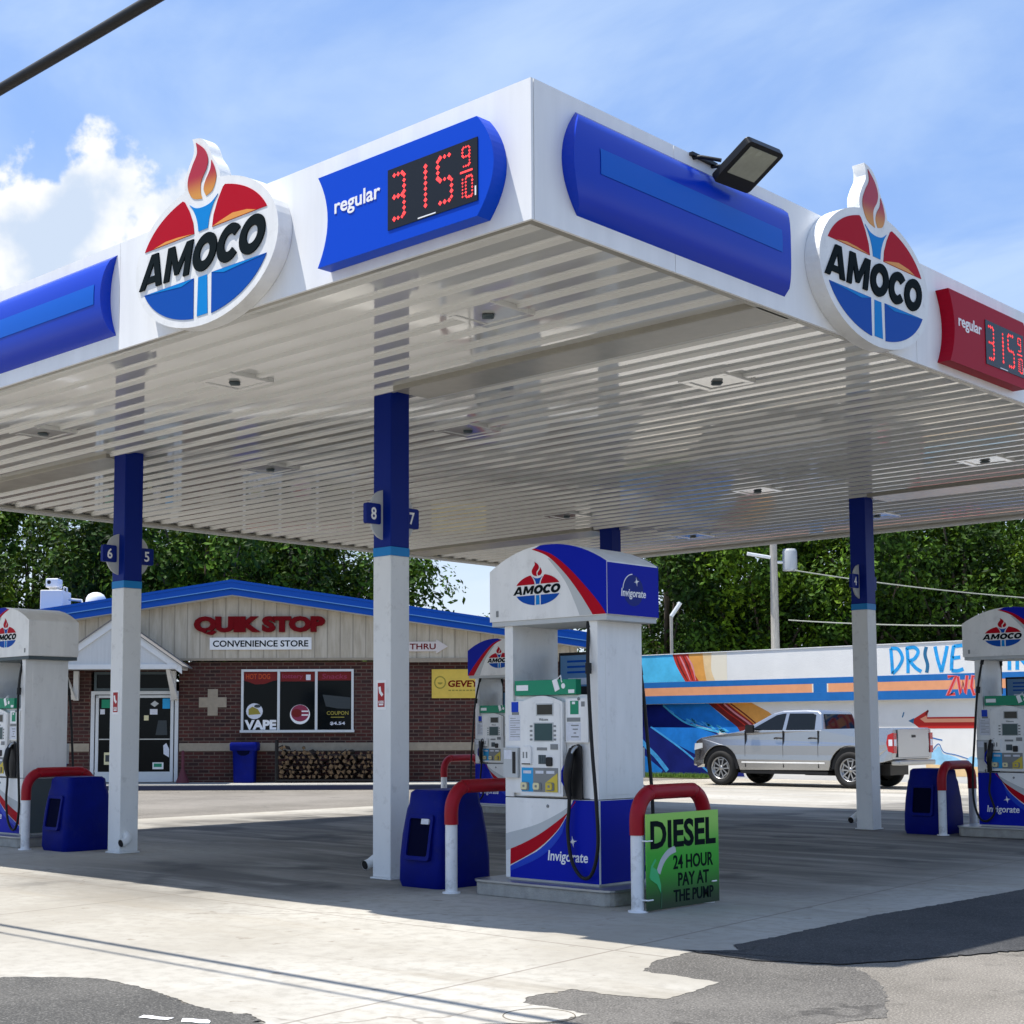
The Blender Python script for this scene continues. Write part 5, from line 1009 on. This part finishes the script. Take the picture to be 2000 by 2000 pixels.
for s in (-1, 1):
    for x_, nm in ((2.44, 'door_handle'), (3.38, 'door_handle')):
        mb = MB(); mb.tube([(x_, s*.985, 1.12), (x_+.05, s*1.0, 1.135), (x_+.16, s*1.0, 1.135), (x_+.2, s*.985, 1.12)], .018, 8); mb.build(nm, BLK, tr)
    mb = MB(); mb.poly(rrect(-.09, .13, -.07, .12, .03), FY(-.04 if s < 0 else .04, 1.78, 1.32) if s < 0 else FYp(.04, 1.78, 1.32), -.06, .03); o = mb.build('wing_mirror', BLK, tr, bevel=.015); o.location = (0, s*1.03, 0)
    mb = MB(); lp = [(5.43, .84), (5.565, .80), (5.565, 1.25), (5.43, 1.20), (5.39, 1.02)]; mb.poly(lp, FY(-hwd-.004) if s < 0 else FY(hwd-.06), -.07, 0); a_, b_ = sorted((s*.84, s*.985)); mb.box(5.555, 5.573, a_, b_, .80, 1.24); tl = mb.build('tail_light', mat('tail_light_red', (.40, .01, .015), .2, coat=.5) if s < 0 else bpy.data.materials['tail_light_red'], tr)
    mb = MB(); mb.box(5.5735, 5.577, a_+.02, b_-.02, .96, 1.10); mb.poly(rect(5.45, 5.545, .96, 1.10), FY(-hwd-.0045) if s < 0 else FYp(hwd+.0105, 0, 0) @ Matrix.Scale(-1, 4, (1, 0, 0)), 0, .003); mb.build('reversing_lens', PAPER, tl)
    mb = MB(); mb.poly([(.08, .84), (.42, .92), (.50, 1.02), (.10, 1.0)], FY(-.945) if s < 0 else FY(.93), -.02, 0); mb.build('headlight', GALV, tr)
for x_ in (1.60, 2.67, 3.62): MB().box(x_, x_+.008, -.988, .988, .45, 1.30).build('door_gap', BLK, tr)

tg = MB().box(5.557, 5.575, -.76, .76, .70, 1.33).build('tailgate', PAINT, tr, bevel=.01)
mb = MB(); mb.box(5.5745, 5.584, -.09, .09, 1.14, 1.20); mb.build('latch', BLK, tg)
mb = MB(); mb.box(5.45, 5.68, -.90, .90, .53, .64); mb.build('rear_bumper', STEEL, tr, bevel=.03)
mb = MB(); mb.box(-.06, .20, -.80, .80, .46, .66); mb.build('front_bumper', PAINT, tr, bevel=.04); mb = MB(); mb.box(-.012, .12, -.55, .55, .72, 1.0); mb.build('grille', BLK, tr)

# ------------------------------------------------------------------ poles and wires
up = thing('utility_pole', 'weathered wooden utility pole with a pale transformer, behind the painted building', 'utility pole', (-21.4, 36.9, 0))
mb = MB(); mb.tube([(0, 0, 0), (0, 0, 4), (0, 0, 9.2)], [.16, .145, .11], 12); mb.build('shaft', WOODP, up)
mb = MB(); c_ = rh*.55; mb.lathe([(.001, 6.70), (.24, 6.70), (.25, 6.75), (.25, 7.35), (.21, 7.45), (.001, 7.46)], 18, M=Matrix.Translation((c_.x, c_.y, 0))); mb.build('transformer', mat('transformer_grey', (.34, .36, .37), .5), up)
mb = MB(); c_ = -rh*.9; mb.tube([(0, 0, 7.15), (c_.x, c_.y, 7.30)], .06, 8); mb.tube([(0, 0, 7.0), tuple(rh*.5)[:2]+(7.0,)], .05, 8); mb.build('bracket_arm', GALV, up)
lp = thing('yard_light', 'slim grey light post behind the mural end of the building', 'light post', (-23.9, 34.4, 0))
mb = MB(); mb.tube([(0, 0, 0), (0, 0, 5.2)], .055, 8); mb.build('shaft', WOODP, lp); mb = MB(); e_ = rh*.32; mb.tube([(0, 0, 5.15), (e_.x, e_.y, 5.62)], .07, 8); mb.build('lamp_head', GALV, lp)
def CP(px, py, dpt):
    dr_ = fwd+r2*((px-929.16)/2891.8)-u2*((py-1178.13)/2891.8); t = dpt/(dr_.dot(Vector((fh.x, fh.y, 0)))); return CAM+dr_*t
for lab, (a_, b_), r_ in (('upper pale wire running right from the utility pole', ((1540, 1112, 50), (2060, 1172, 47)), .022), ('lower pale wire running right behind the painted building', ((1540, 1211, 50), (2060, 1219, 44)), .022)):
    A_, B_ = CP(*a_), CP(*b_); mb = MB(); mb.tube([A_+(B_-A_)*t+Vector((0, 0, -.35*4*t*(1-t)*.3)) for t in [i/10 for i in range(11)]]+[B_+(B_-A_)], r_, 6); tag(mb.build('utility_wire', mat('weathered_cable', (.26, .27, .23), .6) if 'upper' in lab else bpy.data.materials['weathered_cable']), lab, 'wire')
for lab, y_, z_, sag, r_ in (('thick black cable crossing the top left corner of the sky', -2.42, 5.02, .0, .031), ('second overhead cable above the frame, casting the lower ground shadow', -2.80, 5.75, .0, .017)):
    mb = MB(); mb.tube([(x_, y_, z_+.0008*(x_+1)**2) for x_ in range(-34, 33, 3)], r_, 8); tag(mb.build('overhead_cable', RUB), lab, 'cable')

# ------------------------------------------------------------------ trees
LEAFS = [leaf_mat('leaves_deep_green', (.012, .045, .005), (.11, .22, .012)), leaf_mat('leaves_mid_green', (.026, .08, .005), (.18, .30, .014)), leaf_mat('leaves_dark_green', (.009, .032, .005), (.070, .15, .010))]
BARK = mat('bark_grey_brown', (.10, .08, .06), .95, var=.3, scale=6)
def crown_mesh(seed, h, rad, z0, nleaf, size, lm, conic=0):
    rn = random.Random(seed); mb = MB(); clumps = []
    for i in range(44):
        while True:
            p = Vector((rn.uniform(-1, 1), rn.uniform(-1, 1), rn.uniform(-1, 1)))
            if .18 < p.length < 1: break
        t = (p.z+1)/2; sc = 1-conic*t
        p = Vector((p.x*rad*sc, p.y*rad*sc, z0+(h-z0)*t)); clumps.append((p, rn.uniform(.5, 1.25)*rad*.33))
    for i in range(nleaf):
        c_, r_ = rn.choice(clumps)
        d = Vector((rn.gauss(0, 1), rn.gauss(0, 1), rn.gauss(0, .8))); d = d.normalized()*r_*rn.uniform(.55, 1.08)
        p = c_+d; nrm = (d.normalized()*.7+Vector((rn.uniform(-1, 1), rn.uniform(-1, 1), rn.uniform(-.2, 1)))*.8).normalized()
        a_ = nrm.orthogonal().normalized(); a_ = Matrix.Rotation(rn.uniform(0, 6.28), 3, nrm) @ a_; b_ = nrm.cross(a_); s_ = size*rn.uniform(.6, 1.35)
        mb.add([p-a_*s_, p-b_*s_*.48+nrm*.1*s_, p+a_*s_, p+b_*s_*.48+nrm*.1*s_], [(0, 1, 2, 3)], 0)
    return mb, clumps
def tree_proto(seed, h, rad, z0, nleaf, size, lm, label, cat='tree', conic=0, group='trees behind the buildings'):
    t_ = thing('broadleaf_tree', label, cat, (0, 0, 0), 0, group)
    mb, cl_ = crown_mesh(seed, h, rad, z0, nleaf, size, lm, conic); mb.build('crown', lm, t_)
    mb = MB(); mb.tube([(0, 0, 0), (.05, 0, z0*.6), (0, .1, z0+.25*(h-z0)), (0, 0, z0+.75*(h-z0))], [.26, .2, .14, .04], 10)
    for p, r_ in cl_[:16]: b0 = Vector((0, 0, z0*.7+random.uniform(0, .35)*(h-z0))); mb.tube([b0, (b0+p)/2+Vector((0, 0, .25)), p], [.085, .055, .02], 6)
    mb.build('trunk', BARK, t_); return t_
def P_(px, dpt):
    v = Vector((CAM.x, CAM.y, 0))+fh*dpt+rh*((px-929.16)/2891.8*dpt); return (v.x, v.y, 0)
T = [tree_proto(1, 11.5, 3.7, 2.2, 17000, .12, LEAFS[0], ''), tree_proto(2, 12.5, 3.3, 2.0, 17000, .12, LEAFS[1], ''), tree_proto(3, 10.2, 3.6, 1.6, 17000, .115, LEAFS[2], ''), tree_proto(4, 5.0, 2.0, .5, 6500, .11, LEAFS[0], '')]
places = [(1, -140, 55, 1.0, 'tall tree at the far left edge behind the rooftop unit'), (0, 60, 58, 1.0, 'tree with sky gaps behind the rooftop unit'), (2, 175, 54, 1.02, 'dark tree behind the roof ventilator'), (1, 290, 57, .98, 'bright green tree right of the left column'), (0, 400, 53, 1.0, 'tree above the peak of the shop roof'),
          (1, 505, 58, 1.0, 'yellowish green tree above the shop lettering'), (2, 600, 54, 1.0, 'dark tree above the shop window'), (0, 670, 57, .90, 'tree directly left of the front column'), (2, 752, 55, .62, 'last tall tree right of the front column, ragged against the sky'),
          (3, 880, 58, .80, 'low bush above the shop roof in the bright gap'), (3, 965, 60, 1.0, 'low tree left of the central pump header'), (3, 1010, 62, 1.2, 'low tree hidden behind the central pump'),
          (2, 1300, 56, 1.0, 'dark tree behind the slim light post'), (0, 1420, 60, 1.0, 'dark tree left of the utility pole'), (1, 1500, 55, .92, 'green tree just behind the utility pole'), (2, 1600, 57, 1.0, 'dark tree right of the transformer'), (0, 1700, 54, 1.0, 'tree behind the back right column'),
          (1, 1800, 58, 1.0, 'bright green tree above the painted words'), (2, 1890, 54, 1.0, 'dark tree above the right edge pump'), (0, 1985, 57, 1.05, 'tree at the right edge with a sky gap'), (1, 2110, 55, 1.0, 'tree beyond the right picture edge'),
          (3, 1330, 47, .62, 'low bush at the parapet by the light post'), (3, 1470, 47, .55, 'low bush at the parapet by the pole'), (3, 1660, 47, .6, 'low bush behind the parapet left of the back right column')]
used = set(); rt_ = random.Random(9)
for k, px, dpt, s, lab in places:
    o = T[k] if k not in used else dup(T[k]); used.add(k)
    o.location = P_(px, dpt); o.rotation_euler = (0, 0, rt_.uniform(0, 6.28)); o.scale = (s*rt_.uniform(.95, 1.15), s*rt_.uniform(.95, 1.15), s); o['label'] = lab
    if k == 3: o['category'] = 'bush'
